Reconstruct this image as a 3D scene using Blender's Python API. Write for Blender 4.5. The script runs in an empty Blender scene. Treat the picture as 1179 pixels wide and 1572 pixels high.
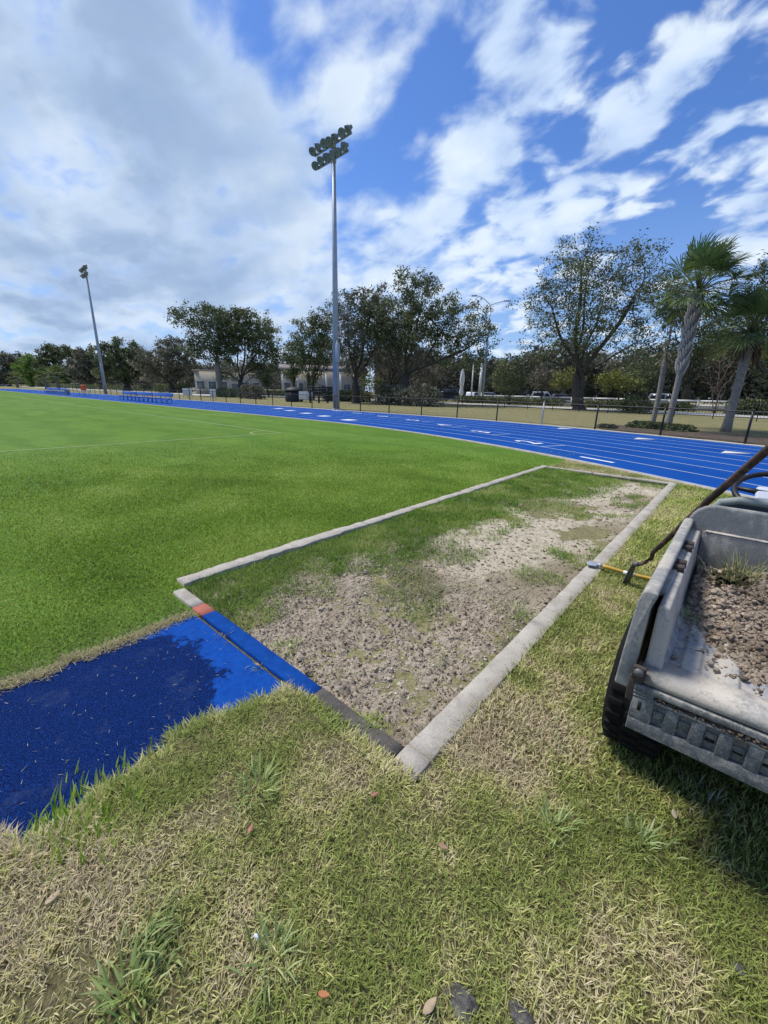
import bpy, math, random
import numpy as np
from mathutils import Vector, Matrix

SC = bpy.context.scene
COL = SC.collection
rng = np.random.default_rng(11)
random.seed(5)
R = math.radians

# ------------------------------------------------------------------ camera model (photo pixels 1179 x 1572)
F, CX, CY, H = 622.07, 589.5, 786.0, 1.55
RT = np.array([0.75243228, 0.65828198, 0.02259438])
UP = np.array([-0.20301137, 0.19914079, 0.95871233])
FW = np.array([-0.62660358, 0.72595302, -0.28347869])
CAM = np.array([0, 0, H])

def ray(u, v):
    return (u - CX) * RT + (CY - v) * UP + F * FW

def G(u, v, z=0.0):
    d = ray(u, v)
    return CAM + d * ((z - H) / d[2])

# running track: straight along X, then a bend about TC
XC, TR, YS, TW = -18.48, 34.89, 14.46, 9.73
TC = np.array([XC, YS - TR])
LW = 1.13

def track(s, off):
    s = np.asarray(s, float)
    a = np.maximum(s - XC, 0) / TR
    r = TR + off
    x = np.where(s < XC, s, TC[0] + r * np.sin(a))
    y = np.where(s < XC, YS + off, TC[1] + r * np.cos(a))
    return x, y

def offset(x, y):
    return np.where(x < XC, y - YS, np.hypot(x - TC[0], y - TC[1]) - TR)

def terrain(x, y):
    d = offset(np.asarray(x, float), np.asarray(y, float)) - (TW + .35)
    return np.where(d > 0, .55 * (1 - np.exp(-np.maximum(d, 0) / 18)), -.04)

def at_dist(u, D):
    """ground point seen at photo column u, D metres away along the ground"""
    v = CY + ((u - CX) * RT[2] + F * FW[2]) / UP[2]
    d = ray(u, v)[:2]
    d = d / np.linalg.norm(d)
    p = d * D
    return np.array([p[0], p[1], float(max(terrain(p[0], p[1]), 0))])

def at_off(u, off):
    """ground point at column u with a given offset from the track's inner edge"""
    lo, hi = 3., 260.
    for _ in range(50):
        m = (lo + hi) / 2
        p = at_dist(u, m)
        if offset(p[0], p[1]) < off: lo = m
        else: hi = m
    return at_dist(u, hi)

def z_at(base, v):
    """height at which the vertical line over base crosses photo row v"""
    lo, hi = 0., 60.
    for _ in range(50):
        m = (lo + hi) / 2
        d = np.array([base[0], base[1], m]) - CAM
        vv = CY - F * (d @ UP) / (d @ FW)
        if vv > v: lo = m
        else: hi = m
    return hi

def frame(base):
    """right and away unit vectors (horizontal) at base, seen from the camera"""
    a = np.array([base[0], base[1], 0.]); a /= np.linalg.norm(a)
    return np.array([a[1], -a[0], 0.]), a

def local_px(base, u, v):
    """photo pixel -> (right, up) metres in the upright plane through base"""
    r, a = frame(base)
    d = ray(u, v)
    t = (np.array(base) - CAM) @ a / (d @ a)
    p = CAM + d * t
    return (p - base) @ r, p[2] - base[2], t

# ------------------------------------------------------------------ numpy noise
def vnoise(x, y, seed=0):
    x = np.asarray(x, float); y = np.asarray(y, float)
    xi = np.floor(x).astype(np.int64); yi = np.floor(y).astype(np.int64)
    fx = x - xi; fy = y - yi
    fx = fx * fx * (3 - 2 * fx); fy = fy * fy * (3 - 2 * fy)
    def h(a, b):
        n = (a * 374761393 + b * 668265263 + seed * 1442695041) & 0xffffffff
        n = ((n ^ (n >> 13)) * 1274126177) & 0xffffffff
        n = (n ^ (n >> 16)) & 0xffffffff
        return n / 4294967295.0
    a = h(xi, yi); b = h(xi + 1, yi); c = h(xi, yi + 1); d = h(xi + 1, yi + 1)
    return (a * (1 - fx) + b * fx) * (1 - fy) + (c * (1 - fx) + d * fx) * fy

def fbm(x, y, oct=4, seed=0):
    s = 0; a = .5; t = 0
    for i in range(oct):
        s = s + a * vnoise(x * 2 ** i, y * 2 ** i, seed + i); t += a; a *= .5
    return s / t

def sstep(a, b, x):
    t = np.clip((x - a) / (b - a), 0, 1)
    return t * t * (3 - 2 * t)

# ------------------------------------------------------------------ mesh building
def mesh_obj(name, V, Fs, mats, parent=None, smooth=False, col=None, midx=None):
    """Fs: list of int arrays (n,k).  One linked mesh object."""
    V = np.asarray(V, np.float32).reshape(-1, 3)
    me = bpy.data.meshes.new(name)
    Fs = [np.asarray(f, np.int32) for f in Fs if len(f)]
    loops = np.concatenate([f.ravel() for f in Fs]) if Fs else np.zeros(0, np.int32)
    sizes = np.concatenate([np.full(len(f), f.shape[1], np.int32) for f in Fs]) if Fs else np.zeros(0, np.int32)
    starts = np.concatenate([[0], np.cumsum(sizes)[:-1]]).astype(np.int32)
    me.vertices.add(len(V)); me.vertices.foreach_set('co', V.ravel())
    me.loops.add(len(loops)); me.loops.foreach_set('vertex_index', loops)
    me.polygons.add(len(sizes)); me.polygons.foreach_set('loop_start', starts)
    me.polygons.foreach_set('loop_total', sizes)
    if midx is not None: me.polygons.foreach_set('material_index', np.asarray(midx, np.int32))
    if smooth: me.polygons.foreach_set('use_smooth', np.ones(len(sizes), bool))
    me.update(calc_edges=True)
    if col is not None:
        c = np.ones((len(V), 4), np.float32); c[:, :3] = col
        at = me.color_attributes.new('Col', 'FLOAT_COLOR', 'POINT')
        at.data.foreach_set('color', c.ravel())
    for m in (mats if isinstance(mats, (list, tuple)) else [mats]): me.materials.append(m)
    o = bpy.data.objects.new(name, me); COL.objects.link(o)
    if parent is not None: o.parent = parent
    return o

class B:
    """collects shapes into one mesh"""
    def __init__(s): s.v = []; s.f = {}; s.n = 0
    def add(s, V, Fa):
        V = np.asarray(V, float).reshape(-1, 3)
        for f in Fa:
            s.f.setdefault(len(f), []).append([i + s.n for i in f])
        s.v.append(V); s.n += len(V); return s
    def box(s, c, d, rz=0., ry=0., rx=0.):
        c = np.array(c, float); d = np.array(d, float) / 2
        P = np.array([[x, y, z] for x in (-1, 1) for y in (-1, 1) for z in (-1, 1)], float) * d
        if rz or ry or rx:
            M = np.array(Matrix.Rotation(rz, 3, 'Z') @ Matrix.Rotation(ry, 3, 'Y') @ Matrix.Rotation(rx, 3, 'X'))
            P = P @ M.T
        return s.add(P + c, [(0, 1, 3, 2), (4, 6, 7, 5), (0, 4, 5, 1), (2, 3, 7, 6), (0, 2, 6, 4), (1, 5, 7, 3)])
    def tube(s, pts, rad, n=8, caps=True):
        pts = np.asarray(pts, float); m = len(pts)
        rad = np.broadcast_to(np.asarray(rad, float), (m,))
        rings = []; up = None
        for i in range(m):
            t = pts[min(i + 1, m - 1)] - pts[max(i - 1, 0)]; t = t / (np.linalg.norm(t) + 1e-9)
            if up is None: up = np.array([0, 0, 1.]) if abs(t[2]) < .9 else np.array([1., 0, 0])
            a = np.cross(up, t); a /= np.linalg.norm(a) + 1e-9; b = np.cross(t, a); up = b
            th = np.arange(n) * 2 * np.pi / n
            rings.append(pts[i] + rad[i] * (np.cos(th)[:, None] * a + np.sin(th)[:, None] * b))
        fa = []
        for i in range(m - 1):
            for k in range(n):
                fa.append((i * n + k, i * n + (k + 1) % n, (i + 1) * n + (k + 1) % n, (i + 1) * n + k))
        if caps:
            fa.append(tuple(range(n - 1, -1, -1))); fa.append(tuple((m - 1) * n + k for k in range(n)))
        return s.add(np.concatenate(rings), fa)
    def lathe(s, prof, c=(0, 0, 0), axis='Z', n=20, M=None):
        th = np.arange(n) * 2 * np.pi / n; P = []
        for r, h in prof:
            P.append(np.c_[r * np.cos(th), r * np.sin(th), np.full(n, h)])
        P = np.concatenate(P)
        if axis == 'X': P = P[:, [2, 0, 1]]
        if axis == 'Y': P = P[:, [1, 2, 0]]
        if M is not None: P = P @ np.array(M).T
        fa = []; m = len(prof)
        for i in range(m - 1):
            for k in range(n):
                fa.append((i * n + k, i * n + (k + 1) % n, (i + 1) * n + (k + 1) % n, (i + 1) * n + k))
        fa.append(tuple(range(n - 1, -1, -1))); fa.append(tuple((m - 1) * n + k for k in range(n)))
        return s.add(P + np.array(c, float), fa)
    def prism(s, poly, axis, a, b):
        """poly: 2-D outline in the two other axes (order X,Y,Z without axis), from a to b"""
        n = len(poly); V = []
        for t in (a, b):
            for p, q in poly:
                V.append({'X': (t, p, q), 'Y': (p, t, q), 'Z': (p, q, t)}[axis])
        fa = [(k, (k + 1) % n, n + (k + 1) % n, n + k) for k in range(n)]
        fa += [tuple(range(n - 1, -1, -1)), tuple(range(n, 2 * n))]
        return s.add(V, fa)
    def build(s, name, mat, parent=None, smooth=False, bevel=0, seg=2, rel=True):
        V = np.concatenate(s.v)
        if parent is not None and rel: V = V - np.array(parent.location)
        fs = [np.array(f) for k, f in sorted(s.f.items())]
        o = mesh_obj(name, V, fs, mat, parent, smooth)
        # consistent normals
        import bmesh
        bm = bmesh.new(); bm.from_mesh(o.data); bmesh.ops.recalc_face_normals(bm, faces=bm.faces); bm.to_mesh(o.data); bm.free()
        if bevel:
            md = o.modifiers.new('bevel', 'BEVEL'); md.width = bevel; md.segments = seg; md.limit_method = 'ANGLE'
        return o

def thing(name, label, cat, loc=(0, 0, 0), group=None):
    o = bpy.data.objects.new(name, None); COL.objects.link(o)
    o.location = [float(c) for c in loc]; o.empty_display_size = .2
    return tag(o, label, cat, group)
def tag(o, label, cat, group=None):
    o['label'] = label; o['category'] = cat
    if group: o['group'] = group
    return o
def struct(o): o['kind'] = 'structure'; return o
def stuff(o, label=None, cat=None):
    o['kind'] = 'stuff'
    if label: o['label'] = label; o['category'] = cat
    return o
def dup(root, loc, rz, label, group):
    r = root.copy(); COL.objects.link(r); r.location = [float(c) for c in loc]; r.rotation_euler = (0, 0, rz)
    r['label'] = label; r['group'] = group
    for ch in list(root.children):
        c = ch.copy(); COL.objects.link(c); c.parent = r
        for g in list(ch.children):
            d = g.copy(); COL.objects.link(d); d.parent = c
    return r

# ------------------------------------------------------------------ materials
def new_mat(name):
    m = bpy.data.materials.new(name); m.use_nodes = True
    nt = m.node_tree; b = nt.nodes['Principled BSDF']
    return m, nt, b
def N(nt, t, **kw):
    n = nt.nodes.new(t)
    for k, v in kw.items():
        if k.startswith('i_'): n.inputs[int(k[2:]) if k[2:].isdigit() else k[2:].replace('_', ' ')].default_value = v
        else: setattr(n, k, v)
    return n
def noise(nt, scale, detail=4, rough=.6, vec=None, sc=None):
    n = N(nt, 'ShaderNodeTexNoise'); n.inputs['Scale'].default_value = scale
    n.inputs['Detail'].default_value = detail; n.inputs['Roughness'].default_value = rough
    if vec is None: vec = N(nt, 'ShaderNodeTexCoord').outputs['Object']
    if sc:
        mp = N(nt, 'ShaderNodeMapping'); mp.inputs['Scale'].default_value = sc
        nt.links.new(vec, mp.inputs[0]); vec = mp.outputs[0]
    nt.links.new(vec, n.inputs['Vector']); return n.outputs['Fac']
def ramp(nt, fac, stops):
    r = N(nt, 'ShaderNodeValToRGB'); e = r.color_ramp.elements
    while len(e) > 1: e.remove(e[-1])
    for i, (p, c) in enumerate(stops):
        c = (c, c, c) if not hasattr(c, '__len__') else c
        if i == 0: e[0].position = p; x = e[0]
        else: x = e.new(p)
        x.color = (*c, 1)
    nt.links.new(fac, r.inputs[0]); return r.outputs[0]
def mix(nt, fac, a, b, typ='MIX'):
    m = N(nt, 'ShaderNodeMix', data_type='RGBA', blend_type=typ)
    for s, x in ((0, fac), (6, a), (7, b)):
        if hasattr(x, 'links') or hasattr(x, 'is_linked'): nt.links.new(x, m.inputs[s])
        elif s == 0: m.inputs[0].default_value = x
        else: m.inputs[s].default_value = (*x, 1)
    return m.outputs[2]
def bump(nt, b, h, strength=.5, dist=.01):
    n = N(nt, 'ShaderNodeBump'); n.inputs['Strength'].default_value = strength; n.inputs['Distance'].default_value = dist
    nt.links.new(h, n.inputs['Height']); nt.links.new(n.outputs[0], b.inputs['Normal'])

def basic(name, c1, c2=None, scale=20, rough=.7, bmp=0., metal=0., spots=None, spec=.3, dist=.005):
    m, nt, b = new_mat(name)
    c2 = c2 or tuple(x * .7 for x in c1)
    f = noise(nt, scale, 6, .65)
    c = ramp(nt, f, [(.3, c2), (.7, c1)])
    if spots:
        g = noise(nt, scale * .23, 8, .75)
        c = mix(nt, ramp(nt, g, [(spots[1], 0.), (spots[1] + .12, 1.)]), c, spots[0])
    nt.links.new(c, b.inputs['Base Color'])
    b.inputs['Roughness'].default_value = rough; b.inputs['Metallic'].default_value = metal
    b.inputs['Specular IOR Level'].default_value = spec
    if bmp: bump(nt, b, f, bmp, dist)
    return m

def vcol_mat(name, rough=.7, trans=.25, spec=.2, mul=None):
    """colour per leaf / blade from the mesh, some light passing through"""
    m, nt, b = new_mat(name)
    a = N(nt, 'ShaderNodeVertexColor', layer_name='Col')
    c = a.outputs['Color']
    nt.links.new(c, b.inputs['Base Color'])
    b.inputs['Roughness'].default_value = rough; b.inputs['Specular IOR Level'].default_value = spec
    if trans:
        t = N(nt, 'ShaderNodeBsdfTranslucent'); nt.links.new(c, t.inputs[0])
        x = N(nt, 'ShaderNodeMixShader'); x.inputs[0].default_value = trans
        out = nt.nodes['Material Output']
        nt.links.new(b.outputs[0], x.inputs[1]); nt.links.new(t.outputs[0], x.inputs[2])
        nt.links.new(x.outputs[0], out.inputs[0])
    return m

M = {}
M['blade'] = vcol_mat('grass_blade', .55, .42, .3)
M['leaf'] = vcol_mat('tree_leaf', .55, .2, .3)
M['clod'] = vcol_mat('soil_clod', .95, 0, .05)
def _rough_clod():
    nt = M['clod'].node_tree; b = nt.nodes['Principled BSDF']; a = b.inputs['Base Color'].links[0].from_socket
    f = noise(nt, 130, 6, .8); g = noise(nt, 45, 4, .7)
    nt.links.new(mix(nt, ramp(nt, f, [(.34, .6), (.5, 0.)]), a, (.10, .078, .06)), b.inputs['Base Color'])
    bump(nt, b, f, 1., .012)

M['bark'] = basic('bark', (.10, .085, .07), (.045, .038, .03), 6, .95, .6, dist=.03)
M['bark_pale'] = basic('pale_bark', (.30, .28, .25), (.16, .145, .125), 5, .95, .5, dist=.03)
M['palm_bark'] = basic('palm_bark', (.33, .30, .26), (.17, .15, .13), 9, .95, .7, dist=.02)
M['boot'] = basic('palm_boot', (.56, .51, .44), (.34, .30, .25), 9, .9, .4)
M['twig'] = basic('bare_twig', (.26, .19, .14), (.14, .10, .075), 12, .9)
M['black'] = basic('black_coating', (.012, .012, .013), (.02, .02, .02), 30, .45)
M['galv'] = basic('galvanised_steel', (.42, .45, .50), (.34, .37, .41), 2.5, .5, .05, .35)
M['lamp'] = basic('lamp_housing', (.26, .28, .27), (.15, .165, .16), 8, .5, 0, .2)
M['lamp_glass'] = basic('lamp_glass', (.045, .06, .05), (.025, .035, .03), 6, .2)
M['white'] = basic('white_paint', (.78, .78, .77), (.62, .62, .60), 5, .6)
M['wall'] = basic('stucco', (.52, .48, .40), (.44, .40, .33), 1.2, .9)
M['roof'] = basic('roof_sheet', (.30, .27, .24), (.20, .18, .16), 3, .8)
M['glass'] = basic('dark_glass', (.03, .035, .04), (.02, .022, .025), 3, .12)
M['pane'] = basic('window_pane', (.20, .21, .21), (.14, .15, .15), 1, .15)
M['hedge_twig'] = basic('hedge_twig', (.05, .04, .03), None, 10, .95)
M['benchblue'] = basic('blue_bench_plastic', (.035, .14, .50), (.03, .12, .42), 7, .5)
M['benchdark'] = basic('blue_bench_frame', (.012, .05, .22), None, 7, .5)
M['orange'] = basic('orange_plastic', (.75, .13, .035), (.6, .1, .03), 6, .45)
M['bin'] = basic('dark_green_bin', (.025, .03, .032), None, 6, .6)
M['rubber'] = basic('black_rubber', (.003, .003, .003), (.007, .0065, .006), 18, .9, .4)
M['rim'] = basic('wheel_rim', (.20, .20, .20), None, 10, .5, 0, .5)
M['seat'] = basic('seat_vinyl', (.035, .04, .045), None, 14, .5)
M['seat_edge'] = basic('grey_green_trim', (.26, .28, .26), (.18, .2, .18), 12, .6)
M['dash'] = basic('pale_dash', (.55, .58, .64), None, 8, .4)
M['body'] = basic('vehicle_body_grey', (.10, .11, .11), None, 8, .5)
M['yellow'] = basic('yellow_wood', (.62, .40, .07), (.45, .27, .05), 14, .5)
M['blade_steel'] = basic('worn_steel', (.23, .23, .24), (.10, .09, .085), 14, .55, .2, .5)
M['stone'] = basic('dark_stone', (.20, .19, .175), (.022, .021, .02), 22, .97, 1., dist=.02, spec=.03)
M['bracket'] = basic('rusty_bracket', (.085, .066, .056), (.035, .028, .025), 20, .8, .3)
M['litter'] = basic('white_scrap', (.7, .75, .8), None, 30, .6)
M['mulch'] = basic('mulch', (.13, .10, .07), (.05, .038, .028), 5, .95, .8, dist=.03)
M['path'] = basic('pale_concrete_path', (.52, .50, .46), (.42, .40, .37), 1.2, .9)
M['asphalt'] = basic('parking_asphalt', (.10, .10, .10), (.07, .07, .07), 1.5, .9)

_rough_clod()
def hoe_mat():
    m, nt, b = new_mat('rusty_handle')
    f = noise(nt, 9, 8, .75); g = noise(nt, 60, 3)
    c = ramp(nt, f, [(.40, (.022, .018, .017)), (.54, (.090, .048, .040)), (.68, (.26, .17, .11))])
    nt.links.new(c, b.inputs['Base Color']); b.inputs['Roughness'].default_value = .75
    bump(nt, b, g, .4, .002); return m
M['hoe'] = hoe_mat()

def concrete_mat(name, dark=False):
    m, nt, b = new_mat(name)
    f = noise(nt, 5, 8, .7); g = noise(nt, 90, 3, .6); s = noise(nt, 14, 6, .8)
    if dark: st = [(.3, (.05, .045, .042)), (.55, (.10, .088, .078)), (.75, (.21, .18, .155))]
    else: st = [(.25, (.27, .245, .21)), (.5, (.405, .37, .315)), (.75, (.50, .46, .395))]
    c = ramp(nt, f, st)
    c = mix(nt, ramp(nt, s, [(.58, 0.), (.72, .8)]), c, (.085, .075, .062))
    c = mix(nt, ramp(nt, noise(nt, 2.2, 9, .8), [(.52, 0.), (.62, .45)]), c, (.22, .19, .145))
    c = mix(nt, ramp(nt, g, [(.3, .35), (.6, 0.)]), c, (.16, .15, .13))
    nt.links.new(c, b.inputs['Base Color']); b.inputs['Roughness'].default_value = .92; b.inputs['Specular IOR Level'].default_value = .15
    bump(nt, b, g, .5, .004); return m
M['kerb'] = concrete_mat('kerb_concrete'); M['kerb_dark'] = concrete_mat('weathered_kerb', True)

def field_mat():
    m, nt, b = new_mat('mown_turf')
    tc = N(nt, 'ShaderNodeTexCoord').outputs['Object']
    a = noise(nt, .35, 6, .6, tc); c2 = noise(nt, 3.0, 5, .65, tc); d = noise(nt, 38, 4, .7, tc)
    w = noise(nt, .16, 4, .6, tc, (.35, 1.6, 1))
    c = ramp(nt, a, [(.3, (.082, .160, .014)), (.55, (.115, .215, .022)), (.75, (.150, .240, .034))])
    c = mix(nt, ramp(nt, w, [(.42, 0.), (.62, .55)]), c, (.135, .235, .045))
    sp = N(nt, 'ShaderNodeSeparateXYZ'); nt.links.new(tc, sp.inputs[0])
    w1 = N(nt, 'ShaderNodeMath', operation='MULTIPLY_ADD'); nt.links.new(noise(nt, .25, 3, .5, tc), w1.inputs[0]); w1.inputs[1].default_value = 5.; nt.links.new(sp.outputs['Y'], w1.inputs[2])
    w2 = N(nt, 'ShaderNodeMath', operation='MULTIPLY'); nt.links.new(w1.outputs[0], w2.inputs[0]); w2.inputs[1].default_value = 3.3
    w3 = N(nt, 'ShaderNodeMath', operation='SINE'); nt.links.new(w2.outputs[0], w3.inputs[0])
    c = mix(nt, ramp(nt, w3.outputs[0], [(.0, 0.), (.9, .38)]), c, (.055, .135, .012))
    c = mix(nt, ramp(nt, c2, [(.35, .5), (.55, 0.)]), c, (.065, .135, .016))
    c = mix(nt, ramp(nt, d, [(.3, .65), (.55, 0.)]), c, (.035, .08, .010))
    c = mix(nt, ramp(nt, d, [(.6, 0.), (.8, .5)]), c, (.24, .30, .09))
    nt.links.new(c, b.inputs['Base Color']); b.inputs['Roughness'].default_value = .85; b.inputs['Specular IOR Level'].default_value = .1
    bump(nt, b, d, .8, .02); return m
M['field'] = field_mat()

def thatch_mat(name, cols, s=1.0):
    m, nt, b = new_mat(name)
    tc = N(nt, 'ShaderNodeTexCoord').outputs['Object']
    a = noise(nt, 1.6 * s, 6, .65, tc); d = noise(nt, 70 * s, 4, .75, tc); e = noise(nt, 9 * s, 5, .7, tc)
    c = ramp(nt, a, [(.35, cols[0]), (.65, cols[1])])
    c = mix(nt, ramp(nt, e, [(.4, .7), (.62, 0.)]), c, cols[2])
    c = mix(nt, ramp(nt, d, [(.35, .8), (.6, 0.)]), c, cols[3])
    nt.links.new(c, b.inputs['Base Color']); b.inputs['Roughness'].default_value = .95; b.inputs['Specular IOR Level'].default_value = .05
    bump(nt, b, d, 1., .02); return m
M['thatch'] = thatch_mat('lawn_thatch', [(.27, .25, .11), (.22, .215, .085), (.16, .122, .075), (.06, .048, .03)])
M['berm'] = thatch_mat('berm_grass', [(.33, .29, .16), (.26, .26, .11), (.20, .175, .095), (.13, .12, .06)], .35)

def track_mat():
    m, nt, b = new_mat('blue_track')
    tc = N(nt, 'ShaderNodeTexCoord').outputs['Object']
    a = noise(nt, .5, 5, .6, tc); d = noise(nt, 160, 3, .7, tc); s = noise(nt, 1.7, 7, .75, tc)
    c = ramp(nt, a, [(.3, (.005, .055, .25)), (.7, (.010, .075, .31))])
    c = mix(nt, ramp(nt, s, [(.66, 0.), (.78, .35)]), c, (.12, .22, .52))
    c = mix(nt, ramp(nt, d, [(.3, .4), (.5, 0.)]), c, (.006, .03, .2))
    nt.links.new(c, b.inputs['Base Color']); b.inputs['Roughness'].default_value = .9; b.inputs['Specular IOR Level'].default_value = .04
    bump(nt, b, d, .5, .004); return m
M['track'] = track_mat()

def runway_mat():
    m, nt, b = new_mat('blue_runway')
    tc = N(nt, 'ShaderNodeTexCoord').outputs['Object']
    xy = N(nt, 'ShaderNodeSeparateXYZ'); nt.links.new(tc, xy.inputs[0])
    n1 = noise(nt, 4, 10, .78, tc); n2 = noise(nt, 150, 3, .7, tc); n3 = noise(nt, 420, 2, .5, tc); n4 = noise(nt, 28, 5, .8, tc)
    v = N(nt, 'ShaderNodeTexVoronoi'); v.inputs['Scale'].default_value = 210; nt.links.new(tc, v.inputs['Vector'])
    gran = ramp(nt, n2, [(.30, (.0015, .006, .036)), (.5, (.003, .022, .12)), (.70, (.010, .060, .25))])
    gran = mix(nt, ramp(nt, v.outputs['Distance'], [(.35, 0.), (.75, .75)]), gran, (.001, .003, .03))
    smooth = ramp(nt, n4, [(.3, (.003, .042, .24)), (.7, (.008, .072, .32))])
    # worn smooth coating near the pit end (y 0.75 to 1.06) and along the edges
    def mth(op, a, b2=None):
        q = N(nt, 'ShaderNodeMath', operation=op)
        for i, x in enumerate((a, b2)):
            if x is None: continue
            if hasattr(x, 'is_linked'): nt.links.new(x, q.inputs[i])
            else: q.inputs[i].default_value = x
        return q.outputs[0]
    wob = mth('MULTIPLY', mth('SUBTRACT', n1, .5), .75)
    wob2 = mth('MULTIPLY', mth('SUBTRACT', n4, .5), .25)
    e = mth('ADD', mth('ADD', xy.outputs['Y'], wob), wob2)
    xr = mth('MULTIPLY', mth('MAXIMUM', mth('ADD', xy.outputs['X'], 1.95), 0.), .75)
    e = mth('ADD', e, xr)
    xl = mth('MULTIPLY', mth('MAXIMUM', mth('SUBTRACT', -2.52, xy.outputs['X']), 0.), 2.2)
    e = mth('ADD', e, xl)
    gran = mix(nt, ramp(nt, noise(nt, 2.6, 8, .75, tc), [(.54, 0.), (.70, .30)]), gran, (.075, .10, .16))
    smooth = mix(nt, ramp(nt, noise(nt, 9, 8, .8, tc), [(.52, 0.), (.66, .45)]), smooth, (.004, .028, .17))
    k = ramp(nt, e, [(.86, 0.), (.885, 1.)])
    c = mix(nt, k, gran, smooth)
    nt.links.new(c, b.inputs['Base Color']); b.inputs['Roughness'].default_value = .85; b.inputs['Specular IOR Level'].default_value = .06
    bump(nt, b, mix(nt, k, n2, (.6, .6, .6)), .9, .006); return m
M['runway'] = runway_mat()
M['bluekerb'] = basic('blue_painted_kerb', (.007, .062, .29), (.004, .040, .19), 14, .9, .4, spots=((.03, .05, .12), .55), spec=.06)
M['redkerb'] = basic('red_painted_kerb', (.40, .125, .085), (.30, .095, .07), 30, .85, .3, spots=((.36, .31, .27), .56))

def line_mat(name, c, fade):
    m, nt, b = new_mat(name)
    f = noise(nt, 40, 5, .8)
    c = ramp(nt, f, [(fade - .12, tuple(x * .55 for x in c)), (fade + .1, c)])
    nt.links.new(c, b.inputs['Base Color']); b.inputs['Roughness'].default_value = .8; return m
M['laneline'] = line_mat('lane_paint', (.42, .50, .62), .45)
M['number'] = line_mat('number_paint', (.70, .74, .78), .42)
M['triangle'] = line_mat('mark_paint', (.66, .64, .55), .42)
M['pitchline'] = line_mat('pitch_paint', (.22, .30, .085), .5)

def bed_mat(name, grey, dust, amount, scr=.28):
    m, nt, b = new_mat(name)
    tc = N(nt, 'ShaderNodeTexCoord').outputs['Object']
    f = noise(nt, 7, 8, .75, tc); g = noise(nt, 55, 4, .7, tc); s = noise(nt, 30, 6, .8, tc, (.5, 1, .18)); k = noise(nt, 120, 3, .7, tc)
    w = N(nt, 'ShaderNodeTexNoise'); w.inputs['Scale'].default_value = 24; w.inputs['Detail'].default_value = 9; w.inputs['Distortion'].default_value = 2.5
    nt.links.new(tc, w.inputs['Vector'])
    c = ramp(nt, g, [(.3, tuple(x * .8 for x in grey)), (.7, grey)])
    c = mix(nt, ramp(nt, f, [(.60 - amount * .3, 0.), (.70 - amount * .3, .85)]), c, dust)
    c = mix(nt, ramp(nt, s, [(.54, 0.), (.68, .55)]), c, tuple(min(1, x * 1.15) for x in dust))
    # fine pale scratches: thin contour of a distorted noise
    sc = ramp(nt, w.outputs['Fac'], [(.478, 0.), (.5, .75), (.522, 0.)])
    c = mix(nt, scr, c, mix(nt, sc, c, (.55, .54, .50)))
    c = mix(nt, ramp(nt, k, [(.28, .7), (.42, 0.)]), c, (.05, .047, .042))
    nt.links.new(c, b.inputs['Base Color']); b.inputs['Roughness'].default_value = .85; b.inputs['Specular IOR Level'].default_value = .15
    bump(nt, b, g, .35, .003); return m
M['bed'] = bed_mat('dusty_grey_plastic', (.285, .280, .265), (.46, .42, .355), .45)
M['bedfloor'] = bed_mat('dusty_bed_floor', (.275, .285, .30), (.45, .405, .34), .6)
M['gate'] = bed_mat('muddy_tailgate', (.15, .155, .148), (.36, .335, .285), .42, .55)
M['liner'] = bed_mat('dust_caked_plastic', (.33, .32, .30), (.52, .47, .40), .6)
M['head'] = bed_mat('dark_headboard_plastic', (.21, .215, .21), (.36, .345, .305), .25, .2)

def pit_mat():
    m, nt, b = new_mat('pit_soil')
    tc = N(nt, 'ShaderNodeTexCoord').outputs['Object']
    a = N(nt, 'ShaderNodeVertexColor', layer_name='Col').outputs['Color']
    d = noise(nt, 60, 6, .8, tc); e = noise(nt, 14, 6, .75, tc)
    c = mix(nt, ramp(nt, d, [(.32, .6), (.5, 0.)]), a, (.07, .058, .042))
    c = mix(nt, ramp(nt, e, [(.36, .4), (.52, 0.)]), c, (.13, .112, .08))
    c = mix(nt, ramp(nt, d, [(.56, 0.), (.75, .6)]), c, (.66, .59, .48))
    nt.links.new(c, b.inputs['Base Color']); b.inputs['Roughness'].default_value = .97; b.inputs['Specular IOR Level'].default_value = .05
    bump(nt, b, d, 1., .02); return m
M['pit'] = pit_mat()
M['bedsoil'] = thatch_mat('bed_soil', [(.58, .48, .37), (.50, .41, .31), (.38, .305, .23), (.20, .155, .115)])
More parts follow.
